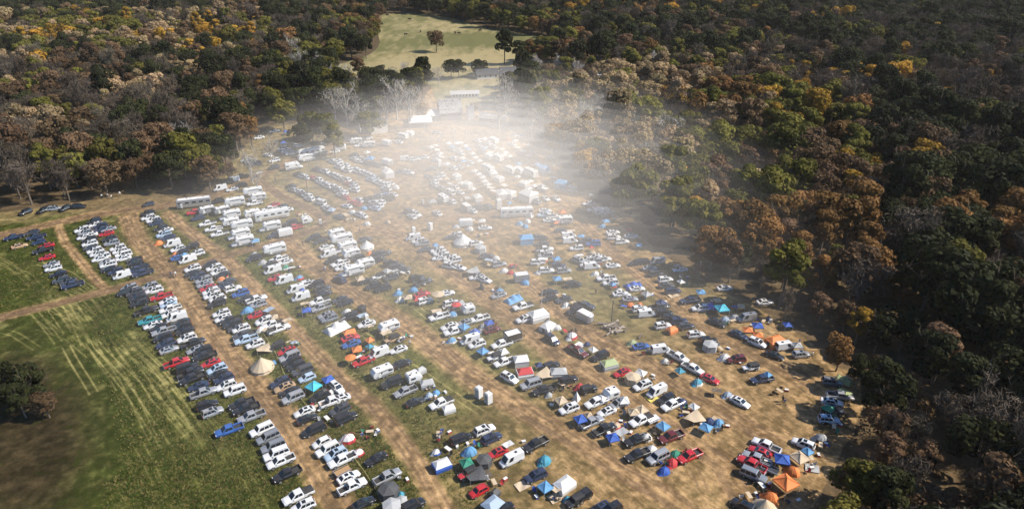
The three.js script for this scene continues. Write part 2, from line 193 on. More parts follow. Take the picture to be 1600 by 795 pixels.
const glassM = phys(0.012, 0.018, 0.026, 0.07, { specularIntensity: 1 }), tyreM = std(0.02, 0.02, 0.021, 0.9), rimM = std(0.45, 0.46, 0.48, 0.35, { metalness: 0.7 }), trimM = std(0.025, 0.025, 0.027, 0.6), lampM = phys(0.75, 0.77, 0.78, 0.1, { clearcoat: 1 }), tailM = phys(0.35, 0.01, 0.012, 0.15, { clearcoat: 1 }), linerM = std(0.03, 0.03, 0.032, 0.85), whiteM = phys(0.64, 0.64, 0.63, 0.4, { clearcoat: 0.5 }), plateM = std(0.6, 0.6, 0.58, 0.5), woodM = std(0.32, 0.2, 0.1, 0.8), steelM = std(0.5, 0.5, 0.51, 0.4, { metalness: 0.8 }), goldM = std(0.2, 0.2, 0.21, 0.5), fabrics_d = std(0.16, 0.14, 0.12, 0.8);
function wheelGeo(r, w) { const t = new THREE.CylinderGeometry(r, r, w, 14).rotateX(Math.PI / 2), c = new THREE.CylinderGeometry(r * 0.62, r * 0.62, w + 0.02, 10).rotateX(Math.PI / 2); return [t, c]; }
// every spec: body sections, cabin frustum, wheel positions; x points to the front
function carSpec(kind) {
  switch (kind) {
    case 's': return { body: [[-2.36, 0.5, 0.82, 0.66], [-2.25, 0.3, 0.98, 0.84], [-1.65, 0.22, 1.03, 0.9], [-0.6, 0.2, 0.97, 0.91], [0.8, 0.2, 0.95, 0.91], [1.5, 0.24, 0.88, 0.89], [2.1, 0.28, 0.76, 0.84], [2.33, 0.42, 0.62, 0.66]], cab: [-1.95, 1.12, 0.84, 0.92, -1.15, 0.25, 0.63, 1.44], wb: [-1.38, 1.42], r: 0.33 };
    case 'h': return { body: [[-2.02, 0.45, 0.9, 0.7], [-1.9, 0.28, 1.0, 0.85], [-1.3, 0.22, 0.98, 0.89], [0.7, 0.2, 0.97, 0.89], [1.4, 0.24, 0.9, 0.87], [1.92, 0.28, 0.76, 0.8], [2.08, 0.42, 0.62, 0.62]], cab: [-1.92, 1.05, 0.83, 0.93, -1.45, 0.3, 0.64, 1.5], wb: [-1.22, 1.3], r: 0.32 };
    case 'u': return { body: [[-2.35, 0.5, 0.95, 0.78], [-2.25, 0.34, 1.1, 0.9], [-1.5, 0.28, 1.1, 0.95], [0.8, 0.26, 1.08, 0.95], [1.5, 0.3, 1.04, 0.93], [2.15, 0.36, 0.92, 0.86], [2.35, 0.5, 0.76, 0.7]], cab: [-2.26, 1.2, 0.88, 1.05, -1.9, 0.38, 0.69, 1.74], wb: [-1.42, 1.45], r: 0.37, rails: 1 };
    case 'x': return { body: [[-2.55, 0.5, 1.0, 0.82], [-2.46, 0.38, 1.15, 0.94], [-1.5, 0.32, 1.16, 0.99], [0.9, 0.3, 1.15, 0.99], [1.7, 0.34, 1.13, 0.98], [2.4, 0.42, 1.04, 0.92], [2.55, 0.55, 0.86, 0.78]], cab: [-2.5, 1.25, 0.92, 1.12, -2.25, 0.62, 0.76, 1.9], wb: [-1.5, 1.6], r: 0.4, rails: 1 };
    case 'v': return { body: [[-2.58, 0.5, 1.0, 0.8], [-2.5, 0.34, 1.1, 0.94], [-1.5, 0.28, 1.1, 0.97], [1.0, 0.26, 1.06, 0.97], [1.8, 0.3, 0.98, 0.93], [2.4, 0.36, 0.82, 0.84], [2.58, 0.5, 0.66, 0.66]], cab: [-2.5, 1.75, 0.9, 1.03, -2.2, 0.65, 0.74, 1.8], wb: [-1.6, 1.55], r: 0.36 };
    case 'c': return { body: [[-2.95, 0.5, 1.2, 0.92], [-2.9, 0.4, 1.3, 1.0], [0.9, 0.34, 1.26, 1.0], [2.1, 0.38, 1.2, 0.96], [2.75, 0.42, 0.98, 0.88], [2.9, 0.55, 0.8, 0.72]], cab: [-2.9, 2.2, 0.97, 1.22, -2.85, 1.3, 0.86, 2.5], wb: [-1.8, 1.95], r: 0.38, panelVan: 1 };
    case 'j': return { body: [[-2.0, 0.55, 1.05, 0.75], [-1.95, 0.5, 1.12, 0.78], [0.7, 0.48, 1.12, 0.78], [0.95, 0.5, 1.14, 0.74], [1.85, 0.55, 1.06, 0.66], [1.98, 0.6, 0.98, 0.6]], cab: [-1.95, 0.78, 0.75, 1.1, -1.88, 0.42, 0.68, 1.82], wb: [-1.2, 1.3], r: 0.44, fenders: 1 };
  }
}
function glassOf(fr, kind) {
  const F = fr.face, g = { windshield: panel(F.front, 0.06, 0.94, 0.08, 0.93), rear_window: panel(F.rear, 0.08, 0.92, kind === 'x' || kind === 'v' ? 0.25 : 0.12, 0.9) };
  const cuts = kind === 'c' ? [[0.62, 0.84]] : kind === 'h' ? [[0.08, 0.5], [0.53, 0.88]] : kind === 'j' ? [[0.05, 0.52], [0.55, 0.95]] : kind === 'u' || kind === 'x' || kind === 'v' ? [[0.04, 0.28], [0.31, 0.58], [0.61, 0.9]] : [[0.12, 0.46], [0.49, 0.85]];
  g.side = [merge(cuts.map(([a, b]) => panel(F.left, a, b, 0.1, 0.88))), merge(cuts.map(([a, b]) => panel(F.right, 1 - b, 1 - a, 0.1, 0.88)))];
  return g;
}
const geoCache = {};
function carGeo(kind) {
  if (geoCache[kind]) return geoCache[kind];
  const G = { extra: [], trim: [] };
  let spec;
  if (kind === 'p' || kind === 'q') {       // pickups: open bed, covered bed
    const bx = -2.85, cx = -0.95;
    const body = loft([[cx - 0.02, 0.42, 1.14, 0.96], [0.9, 0.4, 1.14, 0.98], [1.7, 0.42, 1.14, 0.97], [2.55, 0.46, 1.06, 0.92], [2.85, 0.5, 0.9, 0.82]]);
    const side = z => loft([[bx, 0.6, 1.12, 0.09, 0.08], [cx, 0.5, 1.14, 0.09, 0.08]]).translate(0, 0, z);
    const gate = box(0.1, 0.52, 1.8, bx + 0.02, 0.86, 0), wall = box(0.08, 0.3, 1.75, cx, 1.0, 0), bump = box(0.16, 0.2, 1.8, bx - 0.08, 0.5, 0);
    const fr = frustum(-0.98, 1.55, 0.86, 1.1, -0.75, 0.62, 0.7, 1.82);
    G.body = merge([body, side(0.88), side(-0.88), gate, wall, fr.geo]); G.glass = glassOf(fr, 's');
    G.parts = [['cargo_bed', box(cx - bx, 0.12, 1.72, (cx + bx) / 2, 0.66, 0), linerM], ['rear_bumper', bump, steelM], ['front_bumper', box(0.14, 0.22, 1.74, 2.86, 0.56, 0), trimM]];
    if (kind === 'q') G.parts.push(['bed_cover', loft([[bx, 1.05, 1.17, 0.92, 0.88], [cx, 1.07, 1.2, 0.92, 0.88]]), linerM]);
    spec = { wb: [-1.85, 1.85], r: 0.41, w: 0.97, L: 2.86, lampY: 0.9 };
  } else {
    spec = carSpec(kind); const fr = frustum(...spec.cab);
    G.body = merge([loft(spec.body), fr.geo]); G.glass = glassOf(fr, kind); G.parts = [];
    const top = spec.cab[7], x0 = spec.cab[4], x1 = spec.cab[5], tw = spec.cab[6];
    if (spec.rails) for (const s of [-1, 1]) G.parts.push(['roof_rail', box(x1 - x0 - 0.35, 0.05, 0.05, (x0 + x1) / 2, top + 0.05, s * (tw - 0.06)), trimM]);
    if (kind === 'u' || kind === 's') G.parts.push(['sunroof', box(0.75, 0.02, tw * 1.25, x1 - 0.62, top + 0.032, 0), glassM]);
    if (kind === 'v') G.parts.push(['roof_rack', merge([-1.4, -0.6, 0.1].map(x => box(0.06, 0.05, tw * 1.8, x, top + 0.07, 0))), trimM]);
    if (kind === 'j') { G.parts.push(['soft_top', frustum(-1.98, 0.5, 0.77, 1.5, -1.9, 0.42, 0.7, 1.86).geo, trimM], ['spare_wheel', new THREE.CylinderGeometry(0.4, 0.4, 0.24, 14).rotateZ(Math.PI / 2).translate(-2.15, 1.0, 0), tyreM]);
      for (const s of [-1, 1]) G.parts.push(['fender', merge([box(1.0, 0.08, 0.26, 1.3, 0.98, s * 0.82), box(0.95, 0.08, 0.2, -1.2, 0.98, s * 0.86)]), trimM]); }
    if (kind === 'c') G.parts.push(['roof_vent', box(0.5, 0.16, 0.5, -1.2, top + 0.1, 0), trimM]);
    const last = spec.body[spec.body.length - 1]; spec.L = last[0] - 0.03; spec.w = Math.max(...spec.body.map(b => b[3])); spec.lampY = last[2] - 0.03;
    G.parts.push(['grille', box(0.06, 0.18, last[3] * 1.2, last[0] + 0.01, last[1] + 0.04, 0), trimM]);
  }
  const [ty, rim] = wheelGeo(spec.r, 0.24);
  G.wheels = []; for (const x of spec.wb) for (const s of [-1, 1]) { const z = s * (spec.w - 0.09 + (kind === 'j' ? 0.06 : 0)); G.wheels.push([ty.clone().translate(x, spec.r, z), rim.clone().translate(x, spec.r, z)]); }
  G.lamps = [-1, 1].map(s => box(0.12, 0.14, 0.34, spec.L - 0.12, spec.lampY, s * (spec.w - 0.3)));
  const bx = kind === 'p' || kind === 'q' ? -2.86 : spec.body[0][0] - 0.0, tyy = kind === 'p' || kind === 'q' ? 0.92 : spec.body[0][2];
  G.tails = [-1, 1].map(s => box(0.1, 0.26, 0.2, bx + 0.04, tyy, s * (spec.w - 0.22)));
  G.mirrors = [-1, 1].map(s => box(0.16, 0.14, 0.2, (spec.cab ? spec.cab[1] : 1.55) - 0.5, (spec.cab ? spec.cab[3] : 1.1) + 0.12, s * (spec.w + 0.04)));
  return geoCache[kind] = G;
}
const protoCache = {};
function carProto(kind, colour, far) {
  const key = kind + colour + far; if (protoCache[key]) return protoCache[key];
  const G = carGeo(kind), P = paints[colour];
  if (far) {                                              // too small in the photograph to show its parts: one mesh with its several materials
    const fk = 'far' + kind;
    if (!geoCache[fk]) { const sets = [[G.body, ...G.lamps], [G.glass.windshield, G.glass.rear_window, ...G.glass.side, ...G.parts.filter(p => p[0] === 'sunroof').map(p => p[1])], [...G.wheels.map(w => w[0]), ...G.parts.filter(p => p[0] !== 'sunroof').map(p => p[1])]].map(merge); geoCache[fk] = mergeGeometries(sets, true); }
    const m = new THREE.Mesh(geoCache[fk], [P, glassM, tyreM]); m.castShadow = m.receiveShadow = true; return protoCache[key] = m;
  }
  const o = group('car');
  const b = mesh('body', G.body, P, o);
  mesh('windshield', G.glass.windshield, glassM, o); mesh('rear_window', G.glass.rear_window, glassM, o); for (const s of G.glass.side) mesh('side_window', s, glassM, o);
  for (const [n, g, m] of G.parts) mesh(n, g, m, o);
  for (const [t, r] of G.wheels) { const w = mesh('wheel', t, tyreM, o); mesh('rim', r, rimM, w); }
  for (const l of G.lamps) mesh('headlight', l, lampM, o);
  for (const l of G.tails) mesh('tail_light', l, tailM, o);
  for (const l of G.mirrors) mesh('mirror', l, P, o);
  return protoCache[key] = o;
}
// trailers and motorhomes: a rounded box with windows, door, roof fittings and wheels
const rvCache = {};
function rvProto(kind, colour) {
  const key = kind + colour; if (rvCache[key]) return rvCache[key];
  const o = group('rv'), P = paints[colour] || whiteM, W = 1.22;
  const dim = { r: [5.3, 2.7, 0.75], R: [6.9, 3.2, 0.75], m: [6.3, 2.95, 0.55], b: [11.4, 3.4, 0.5], e: [4.6, 2.5, 0.6], k: [3.4, 2.3, 0.5] }[kind], L = dim[0] / 2, H = dim[1], y0 = dim[2];
  const front = kind === 'b' ? [[L - 0.25, y0, H - 0.05, W], [L, y0 + 0.1, H - 0.5, W - 0.12]] : kind === 'R' ? [[L - 1.9, 1.5, H, W], [L - 0.4, 1.5, H - 0.15, W], [L, 1.7, H - 0.9, W - 0.1]] : kind === 'm' ? [[L - 1.9, y0, H, W], [L - 1.85, 1.75, H, W], [L - 0.9, 1.85, H - 0.1, W], [L - 0.55, 2.05, H - 0.5, W - 0.1]] : kind === 'e' ? [[L - 0.4, y0, H, W - 0.1], [L, y0, H - 0.25, 0.55]] : [[L - 0.6, y0, H, W], [L, y0 + 0.35, H - 0.75, W - 0.06]];
  const back = kind === 'R' ? [[-L, y0, H - 0.12, W], [-L + 0.2, y0, H, W], [L - 1.9, y0, H, W]] : [[-L, y0 + 0.05, H - 0.2, W], [-L + 0.25, y0, H, W]];
  const body = [loft([...back, ...front], 0.5)];
  if (kind === 'm') body.push(loft([[L - 1.9, 0.5, 1.8, 0.95], [L - 0.75, 0.5, 1.75, 0.92], [L - 0.3, 0.45, 1.2, 0.95], [L + 0.5, 0.45, 1.05, 0.9], [L + 0.75, 0.55, 0.85, 0.75]]));
  mesh('body', merge(body), P, o);
  mesh('roof', loft([[-L + 0.3, H - 0.01, H + 0.05, W - 0.12, W - 0.16], [L - (kind === 'R' ? 0.8 : kind === 'm' ? 1.1 : 0.7), H - 0.01, H + 0.05, W - 0.12, W - 0.16]]), whiteM, o);
  const wy = kind === 'e' ? 1.7 : mix(y0, H, 0.62), n = { r: 2, R: 2, m: 2, b: 5, e: 0, k: 1 }[kind];
  for (const s of [-1, 1]) for (let i = 0; i < n; i++) mesh('window', box(kind === 'b' ? 1.3 : i ? 0.6 : 1.15, kind === 'b' ? 0.62 : 0.5, 0.03, mix(-L + 0.8, L - (kind === 'b' ? 1.3 : 2.0), n > 1 ? i / (n - 1) : 0.5), wy, s * (W + 0.0)), glassM, o);
  if (kind === 'b' || kind === 'm') mesh('windshield', kind === 'b' ? box(0.05, 1.1, 2.0, L + 0.0, 1.9, 0).rotateZ(0.0) : box(0.06, 0.62, 1.6, L - 0.42, 1.45, 0), glassM, o);
  if (kind === 'e') { mesh('rear_door', box(0.04, 1.6, 2.0, -L - 0.01, 1.5, 0), paints.g, o); mesh('side_rail', box(L * 1.8, 0.12, 2.5, 0, 0.66, 0), steelM, o); }
  else { mesh('door', box(0.72, 1.7, 0.04, mix(-L, L, kind === 'b' ? 0.85 : 0.7), y0 + 0.98, -W - 0.01), std(0.62, 0.62, 0.6, 0.5), o); mesh('air_conditioner', loft([[-0.45, H + 0.03, H + 0.22, 0.36, 0.3], [0.45, H + 0.03, H + 0.3, 0.36, 0.3]]), whiteM, o); for (const x of [-L * 0.6, L * 0.35]) mesh('roof_vent', box(0.4, 0.13, 0.4, x, H + 0.1, 0.35), trimM, o); }
  if ('Rbmr'.includes(kind)) { for (const s of [-1, 1]) mesh('stripe', box(L * 1.6, kind === 'b' ? 0.5 : 0.34, 0.02, -0.2, y0 + (kind === 'b' ? 0.55 : 0.42), s * (W + 0.005)), kind === 'b' ? std(0.35, 0.3, 0.22, 0.5) : goldM, o); }
  if ('Rmr'.includes(kind)) { mesh('awning_roll', new THREE.CylinderGeometry(0.09, 0.09, L * 1.1, 8).rotateZ(Math.PI / 2).translate(-0.4, H - 0.28, -W - 0.08), fabrics_d, o); mesh('ladder', merge([-0.2, 0.2].map(z => rod(V(-L - 0.06, 0.8, z + 0.6), V(-L - 0.06, H, z + 0.6), 0.025))), steelM, o); }
  const xs = kind === 'b' ? [-L * 0.45, L * 0.68] : kind === 'm' ? [-L * 0.45, L - 0.2] : kind === 'R' ? [-1.3, -0.35] : [-0.75, 0.15];
  for (const x of xs) for (const s of [-1, 1]) { const [t, c] = wheelGeo(0.38, 0.26), w = mesh('wheel', t.translate(x, 0.38, s * (W - 0.12)), tyreM, o); mesh('rim', c.translate(x, 0.38, s * (W - 0.12)), rimM, w); }
  if ('rek'.includes(kind)) mesh('hitch', merge([rod(V(L - 0.1, 0.6, 0.7), V(L + 1.0, 0.55, 0), 0.05), rod(V(L - 0.1, 0.6, -0.7), V(L + 1.0, 0.55, 0), 0.05), rod(V(L + 0.95, 0, 0), V(L + 0.95, 0.7, 0), 0.045)]), trimM, o);
  if (kind === 'R') mesh('landing_leg', merge([-0.8, 0.8].map(z => rod(V(L - 2.1, 0, z), V(L - 2.1, 1.6, z), 0.07))), trimM, o);
  return rvCache[key] = o;
}
function flatTrailer(colour) { const key = 'T' + colour; if (rvCache[key]) return rvCache[key]; const o = group('t'); mesh('deck', box(3.2, 0.14, 1.7, 0, 0.62, 0), colour === 't' ? woodM : paints[colour], o); for (const s of [-1, 1]) mesh('side_rail', merge([box(3.2, 0.08, 0.08, 0, 1.0, s * 0.85), ...[-1.5, -0.5, 0.5, 1.5].map(x => box(0.06, 0.4, 0.06, x, 0.82, s * 0.85))]), steelM, o); mesh('front_rail', box(0.08, 0.35, 1.6, 1.6, 0.85, 0), steelM, o); for (const s of [-1, 1]) { const [t] = wheelGeo(0.33, 0.22); mesh('wheel', t.translate(-0.2, 0.33, s * 0.98), tyreM, o); } mesh('hitch', merge([rod(V(1.55, 0.55, 0.5), V(2.8, 0.5, 0), 0.05), rod(V(1.55, 0.55, -0.5), V(2.8, 0.5, 0), 0.05)]), trimM, o); return rvCache[key] = o; }

// ---------------------------------------------------------------- tents, canopies, camp gear
const FAB = { w: [0.58, 0.58, 0.57], g: [0.34, 0.35, 0.36], d: [0.06, 0.062, 0.066], k: [0.02, 0.02, 0.022], b: [0.025, 0.09, 0.38], l: [0.1, 0.27, 0.48], n: [0.02, 0.04, 0.12], t: [0.46, 0.37, 0.26], o: [0.64, 0.19, 0.05], r: [0.42, 0.03, 0.035], e: [0.04, 0.24, 0.34], G: [0.02, 0.2, 0.13], y: [0.6, 0.5, 0.12], p: [0.1, 0.08, 0.06], c: [0.05, 0.4, 0.52], i: [0.3, 0.36, 0.18], s: [0.28, 0.36, 0.46] };
const FNAME = { w: 'white', g: 'grey', d: 'charcoal', k: 'black', b: 'royal blue', l: 'light blue', n: 'navy', t: 'tan', o: 'orange', r: 'red', e: 'teal', G: 'green', y: 'yellow', p: 'brown', c: 'turquoise', i: 'olive green', s: 'slate blue' };
const fabT = new Uint8Array(256 * 256 * 4); for (let j = 0; j < 256; j++) for (let i = 0; i < 256; i++) { const o = (j * 256 + i) * 4, q = 128 + 80 * (fbm(i * 0.03, j * 0.05, 3, 50) - 0.5) + 60 * (fbm(i * 0.12, j * 0.02, 2, 60) - 0.5); fabT[o] = fabT[o + 1] = fabT[o + 2] = clamp(q, 0, 255); fabT[o + 3] = 255; }
const fabBump = dataTex(fabT, 256, 256, false, true);
const fabrics = {}; for (const k in FAB) fabrics[k] = new THREE.MeshPhysicalMaterial({ color: new THREE.Color().setRGB(...FAB[k]), roughness: 0.72, sheen: 0.3, sheenRoughness: 0.6, bumpMap: fabBump, bumpScale: 0.06 });
const poleM = std(0.62, 0.62, 0.63, 0.45, { metalness: 0.5 });
function domeGeo(w, d, h, seg, y0, y1, off = 0) {           // superelliptic dome between two heights, poles pulling its ribs outwards
  const v = [], f = [], uv = [], rows = 6; for (let j = 0; j <= rows; j++) { const t = mix(y0, y1, j / rows), y = h * t, k = Math.pow(1 - Math.pow(t, 1.55), 0.72); for (let i = 0; i <= seg; i++) { const a = i / seg * Math.PI * 2, c = Math.cos(a), s = Math.sin(a), q = Math.pow(Math.pow(Math.abs(c), 3.2) + Math.pow(Math.abs(s), 3.2), -1 / 3.2), sag = 1 - 0.1 * Math.abs(Math.sin(a * 2)) * (1 - t); v.push(c * q * (w / 2 * k * sag + off), y + off, s * q * (d / 2 * k * sag + off)); uv.push(i / seg * 4, t * 2); } }
  for (let j = 0; j < rows; j++) for (let i = 0; i < seg; i++) { const a = j * (seg + 1) + i, b = a + seg + 1; f.push(a, b, a + 1, a + 1, b, b + 1); } return toCreasedNormals(geo(v, f, uv).toNonIndexed(), 0.22); }
function slab(list, th = 0.03) { // cloth quad grid given by corner points, with sag and thickness
  const [a, b, c, d] = list, n = 8, v = [], f = [], uv = []; for (const side of [0, 1]) for (let j = 0; j <= n; j++) for (let i = 0; i <= n; i++) { const u = i / n, w = j / n, p = a.clone().lerp(b, u).lerp(d.clone().lerp(c, u), w), sag = Math.sin(u * Math.PI) * Math.sin(w * Math.PI) * 0.16 + 0.05 * Math.sin(u * 9 + w * 5); v.push(p.x, p.y - sag - side * th, p.z); uv.push(u * 2, w * 2); }
  const q = (n + 1) * (n + 1); for (let j = 0; j < n; j++) for (let i = 0; i < n; i++) { const k = j * (n + 1) + i; f.push(k, k + n + 1, k + 1, k + 1, k + n + 1, k + n + 2, q + k, q + k + 1, q + k + n + 1, q + k + 1, q + k + n + 2, q + k + n + 1); } return geo(v, f, uv); }
const tentCache = {};
function tentProto(kind, cols, v = 0) {
  const key = kind + cols + v; if (tentCache[key]) return tentCache[key];
  const o = group('tent'), A = fabrics[cols[0]], B = fabrics[cols[1] || cols[0]], D = fabrics.d, legs = (w, d, h) => { for (const x of [-1, 1]) for (const z of [-1, 1]) mesh('leg', rod(V(x * w, 0, z * d), V(x * w, h, z * d), 0.045), poleM, o); };
  if (kind === 'D') { mesh('tent_wall', domeGeo(2.9, 2.5, 1.42, 8, 0, 0.55), B, o); mesh('rainfly', domeGeo(2.95, 2.55, 1.45, 8, 0.4, 1, 0.03), A, o); mesh('door', geo([1.43, 0.05, -0.45, 1.43, 0.05, 0.45, 1.2, 0.85, 0.33, 1.2, 0.85, -0.33].map((q, i) => i % 3 === 0 ? q + 0.05 : q), [0, 1, 2, 0, 2, 3]), D, o);
    mesh('tent_pole', merge([0, 1].map(k => { const c = []; for (let i = 0; i <= 10; i++) { const t = i / 10 * Math.PI, r = Math.cos(t), y = Math.sin(t) * 1.48; c.push(V(r * 1.42, y, r * (k ? 1.22 : -1.22))); } return new THREE.TubeGeometry(new THREE.CatmullRomCurve3(c), 16, 0.025, 5); })), B, o); }
  if (kind === 'D') { mesh('vestibule', toCreasedNormals(geo([1.1, 0.02, -0.95, 1.1, 0.02, 0.95, 0.75, 1.28, 0, 2.0, 0.02, -0.25, 2.0, 0.02, 0.3], [0, 2, 3, 2, 4, 3, 2, 1, 4]).toNonIndexed(), 0.2), A, o); mesh('guy_rope', merge([[2.6, -1.9], [2.6, 1.9], [-2.5, 1.7], [-2.5, -1.7]].map(([x, z]) => rod(V(x * 0.42, 0.8, z * 0.42), V(x * 0.85, 0, z * 0.85), 0.015, 0.015, 3))), fabrics.t, o); }
  if (kind === 'C') { legs(1.45, 1.45, 2.1); const s = 1.52, ring = [[-s, -s], [s, -s], [s, s], [-s, s]], vv = [], ff = [], uv = [], n = 8; // pyramid roof, its faces hollowing towards the eaves
    for (let k = 0; k < 4; k++) for (let j = 0; j <= n; j++) for (let i = 0; i <= n; i++) { const u = i / n, w = j / n, [x0, z0] = ring[k], [x1, z1] = ring[(k + 1) % 4]; vv.push(mix(mix(x0, x1, u), 0, w), 2.12 + 0.95 * Math.pow(w, 1.25) - 0.06 * Math.sin(u * Math.PI) * (1 - w), mix(mix(z0, z1, u), 0, w)); uv.push(u * 2, w * 2); }
    for (let k = 0; k < 4; k++) for (let j = 0; j < n; j++) for (let i = 0; i < n; i++) { const a = k * (n + 1) * (n + 1) + j * (n + 1) + i, b = a + n + 1; ff.push(a, b, a + 1, a + 1, b, b + 1); }
    mesh('roof', toCreasedNormals(geo(vv, ff, uv).toNonIndexed(), 0.4), A, o); mesh('seam', merge(ring.map(([x, z]) => rod(V(x * 0.99, 2.15, z * 0.99), V(0, 3.09, 0), 0.03, 0.03, 4))), B, o); mesh('valance', merge([0, 1, 2, 3].map(k => { const [x0, z0] = ring[k], [x1, z1] = ring[(k + 1) % 4]; return geo([x0, 2.12, z0, x1, 2.12, z1, x1, 1.86, z1, x0, 1.86, z0], [0, 1, 2, 0, 2, 3]); })), B, o); mesh('frame', merge([0, 1, 2, 3].map(k => { const [x0, z0] = ring[k], [x1, z1] = ring[(k + 1) % 4]; return rod(V(x0 * 0.95, 2.05, z0 * 0.95), V(x1 * 0.95, 2.05, z1 * 0.95), 0.03); })), poleM, o); }
  if (kind === 'W') { legs(2.3, 1.9, 2.3); mesh('tent_wall', merge([box(4.6, 2.25, 0.03, 0, 1.15, -1.9), box(4.6, 1.0, 0.03, 0, 1.8, 1.9), box(0.03, 2.25, 3.8, -2.3, 1.15, 0)]), B, o); const f = frustum(-2.45, 2.45, 2.05, 2.25, -1.2, 1.2, 0.06, 3.3); mesh('roof', f.geo, A, o); }
  if (kind === 'N') { const W = 2.2, D2 = 1.7, h = 1.75; mesh('tent_wall', loft([[-W, 0, h, D2, D2 * 0.82], [W, 0, h, D2, D2 * 0.82]], 0.3), B, o); const g = frustum(-W - 0.05, W + 0.05, D2 * 0.95, h - 0.15, -W * 0.55, W * 0.55, 0.2, h + 0.75); mesh('rainfly', g.geo, A, o); for (const s of [-1, 1]) mesh('window', box(0.7, 0.7, 0.03, s * 1.0, 1.0, D2 * 0.985), D, o); mesh('door', box(0.03, 1.4, 0.9, W + 0.02, 0.8, 0), D, o); }
  if (kind === 'L') { const vv = [], ff = [], uv = [], n = 22, m = 14; for (let j = 0; j <= m; j++) for (let i = 0; i <= n; i++) { const u = i / n * 2 - 1, w = j / m * 2 - 1, e = Math.max(Math.abs(u), Math.abs(w)), ridge = (1 - Math.abs(w) ** 1.4) * (1 - Math.abs(u) ** 5), y = Math.max(0.02, 2.2 * ridge * (0.75 + 0.25 * Math.cos(u * 7)) + (noise(u * 4, w * 5, 7 + v) - 0.5) * 0.5 * (1 - e)); vv.push(u * 3.2, y, w * 2.0); uv.push(u * 3, w * 2); } for (let j = 0; j < m; j++) for (let i = 0; i < n; i++) { const a = j * (n + 1) + i, b = a + n + 1; ff.push(a, b, a + 1, a + 1, b, b + 1); } mesh('tarpaulin', toCreasedNormals(geo(vv, ff, uv).toNonIndexed(), 0.5), A, o); mesh('ridge_pole', rod(V(-3, 2.1, 0), V(3, 2.1, 0), 0.04), poleM, o); }
  if (kind === 'A') { mesh('awning_sheet', slab([V(-1.8, 2.35, -1.4), V(1.8, 2.35, -1.4), V(1.9, 1.95, 1.5), V(-1.9, 1.95, 1.5)]), A, o); for (const [x, z, h] of [[-1.8, -1.35, 2.3], [1.8, -1.35, 2.3], [1.85, 1.45, 1.95], [-1.85, 1.45, 1.95]]) mesh('pole', rod(V(x, 0, z), V(x, h, z), 0.04), poleM, o); }
  if (kind === 'S') { const c = [V(-2.4, 0.9, -1.9), V(2.2, 2.3, -1.7), V(2.4, 1.1, 1.9), V(-2.1, 2.4, 1.8)]; mesh('sail', slab(c), A, o); for (const p of c) mesh('pole', rod(V(p.x, 0, p.z), V(p.x, p.y, p.z), 0.04), poleM, o); mesh('mast', rod(V(0, 0, 0), V(0, 1.6, 0), 0.04), poleM, o); }
  if (kind === 'B') { const seg = 12; const c = (r0, h0, r1, h1, m = 24) => { const vv = [], ff = [], uv = []; for (let i = 0; i <= m; i++) { const a = i / m * Math.PI * 2, sc = 1 - 0.035 * (i % 2); for (const [r, h] of [[r0, h0], [mix(r0, r1, 0.5) * 0.94, mix(h0, h1, 0.5)], [r1, h1]]) { vv.push(Math.cos(a) * r * sc, h, Math.sin(a) * r * sc); uv.push(i / seg, h); } } for (let i = 0; i < m; i++) for (let k = 0; k < 2; k++) { const a = i * 3 + k; ff.push(a, a + 1, a + 3, a + 3, a + 1, a + 4); } return toCreasedNormals(geo(vv, ff, uv).toNonIndexed(), 0.2); }; mesh('tent_wall', c(2.55, 0, 2.5, 0.75), B, o); mesh('roof', c(2.6, 0.72, 0.06, 3.1), A, o); mesh('door', box(0.04, 1.0, 0.8, 2.35, 0.55, 0).rotateY(2.2), D, o); mesh('centre_pole', rod(V(0, 0, 0), V(0, 3.3, 0), 0.05), poleM, o); mesh('guy_rope', merge(Array.from({ length: 8 }, (_, i) => { const a = i * Math.PI / 4; return rod(V(Math.cos(a) * 2.5, 0.75, Math.sin(a) * 2.5), V(Math.cos(a) * 3.6, 0, Math.sin(a) * 3.6), 0.015, 0.015, 3); })), fabrics.t, o); }
  if (kind === 'Y') { mesh('tent_wall', toCreasedNormals(new THREE.ConeGeometry(1.05, 2.3, 4, 3).translate(0, 1.15, 0).toNonIndexed(), 0.2), A, o); mesh('door', geo([0.62, 0.05, 0.34, 0.34, 0.05, 0.62, 0.12, 1.6, 0.22].map(q => q * 1.03), [0, 1, 2]), B, o); }
  if (kind === 'X') { mesh('body', box(1.15, 2.2, 1.15, 0, 1.15, 0), A, o); mesh('roof', frustum(-0.62, 0.62, 0.62, 2.24, -0.45, 0.45, 0.45, 2.42).geo, B, o); mesh('door', box(0.03, 1.9, 0.75, 0.59, 1.05, 0), fabrics.g, o); mesh('skid', box(1.3, 0.08, 1.2, 0, 0.04, 0), trimM, o); }
  if (kind === 'U') { mesh('canopy', (() => { const c = new THREE.ConeGeometry(1.35, 0.45, 10, 2, true).translate(0, 2.2, 0); return toCreasedNormals(c.toNonIndexed(), 0.15); })(), A, o); mesh('pole', rod(V(0, 0, 0), V(0, 2.4, 0), 0.03), poleM, o); mesh('base', new THREE.CylinderGeometry(0.25, 0.28, 0.1, 10).translate(0, 0.05, 0), trimM, o); }
  if (kind === 'M') { mesh('mat', (() => { const g = slab([V(-1.3, 0.2, -1.0), V(1.3, 0.2, -1.0), V(1.2, 0.2, 1.1), V(-1.35, 0.2, 1.0)], 0.02); return g; })(), A, o); mesh('edging', box(2.6, 0.05, 0.1, 0, 0.2, -1.02), B, o); }
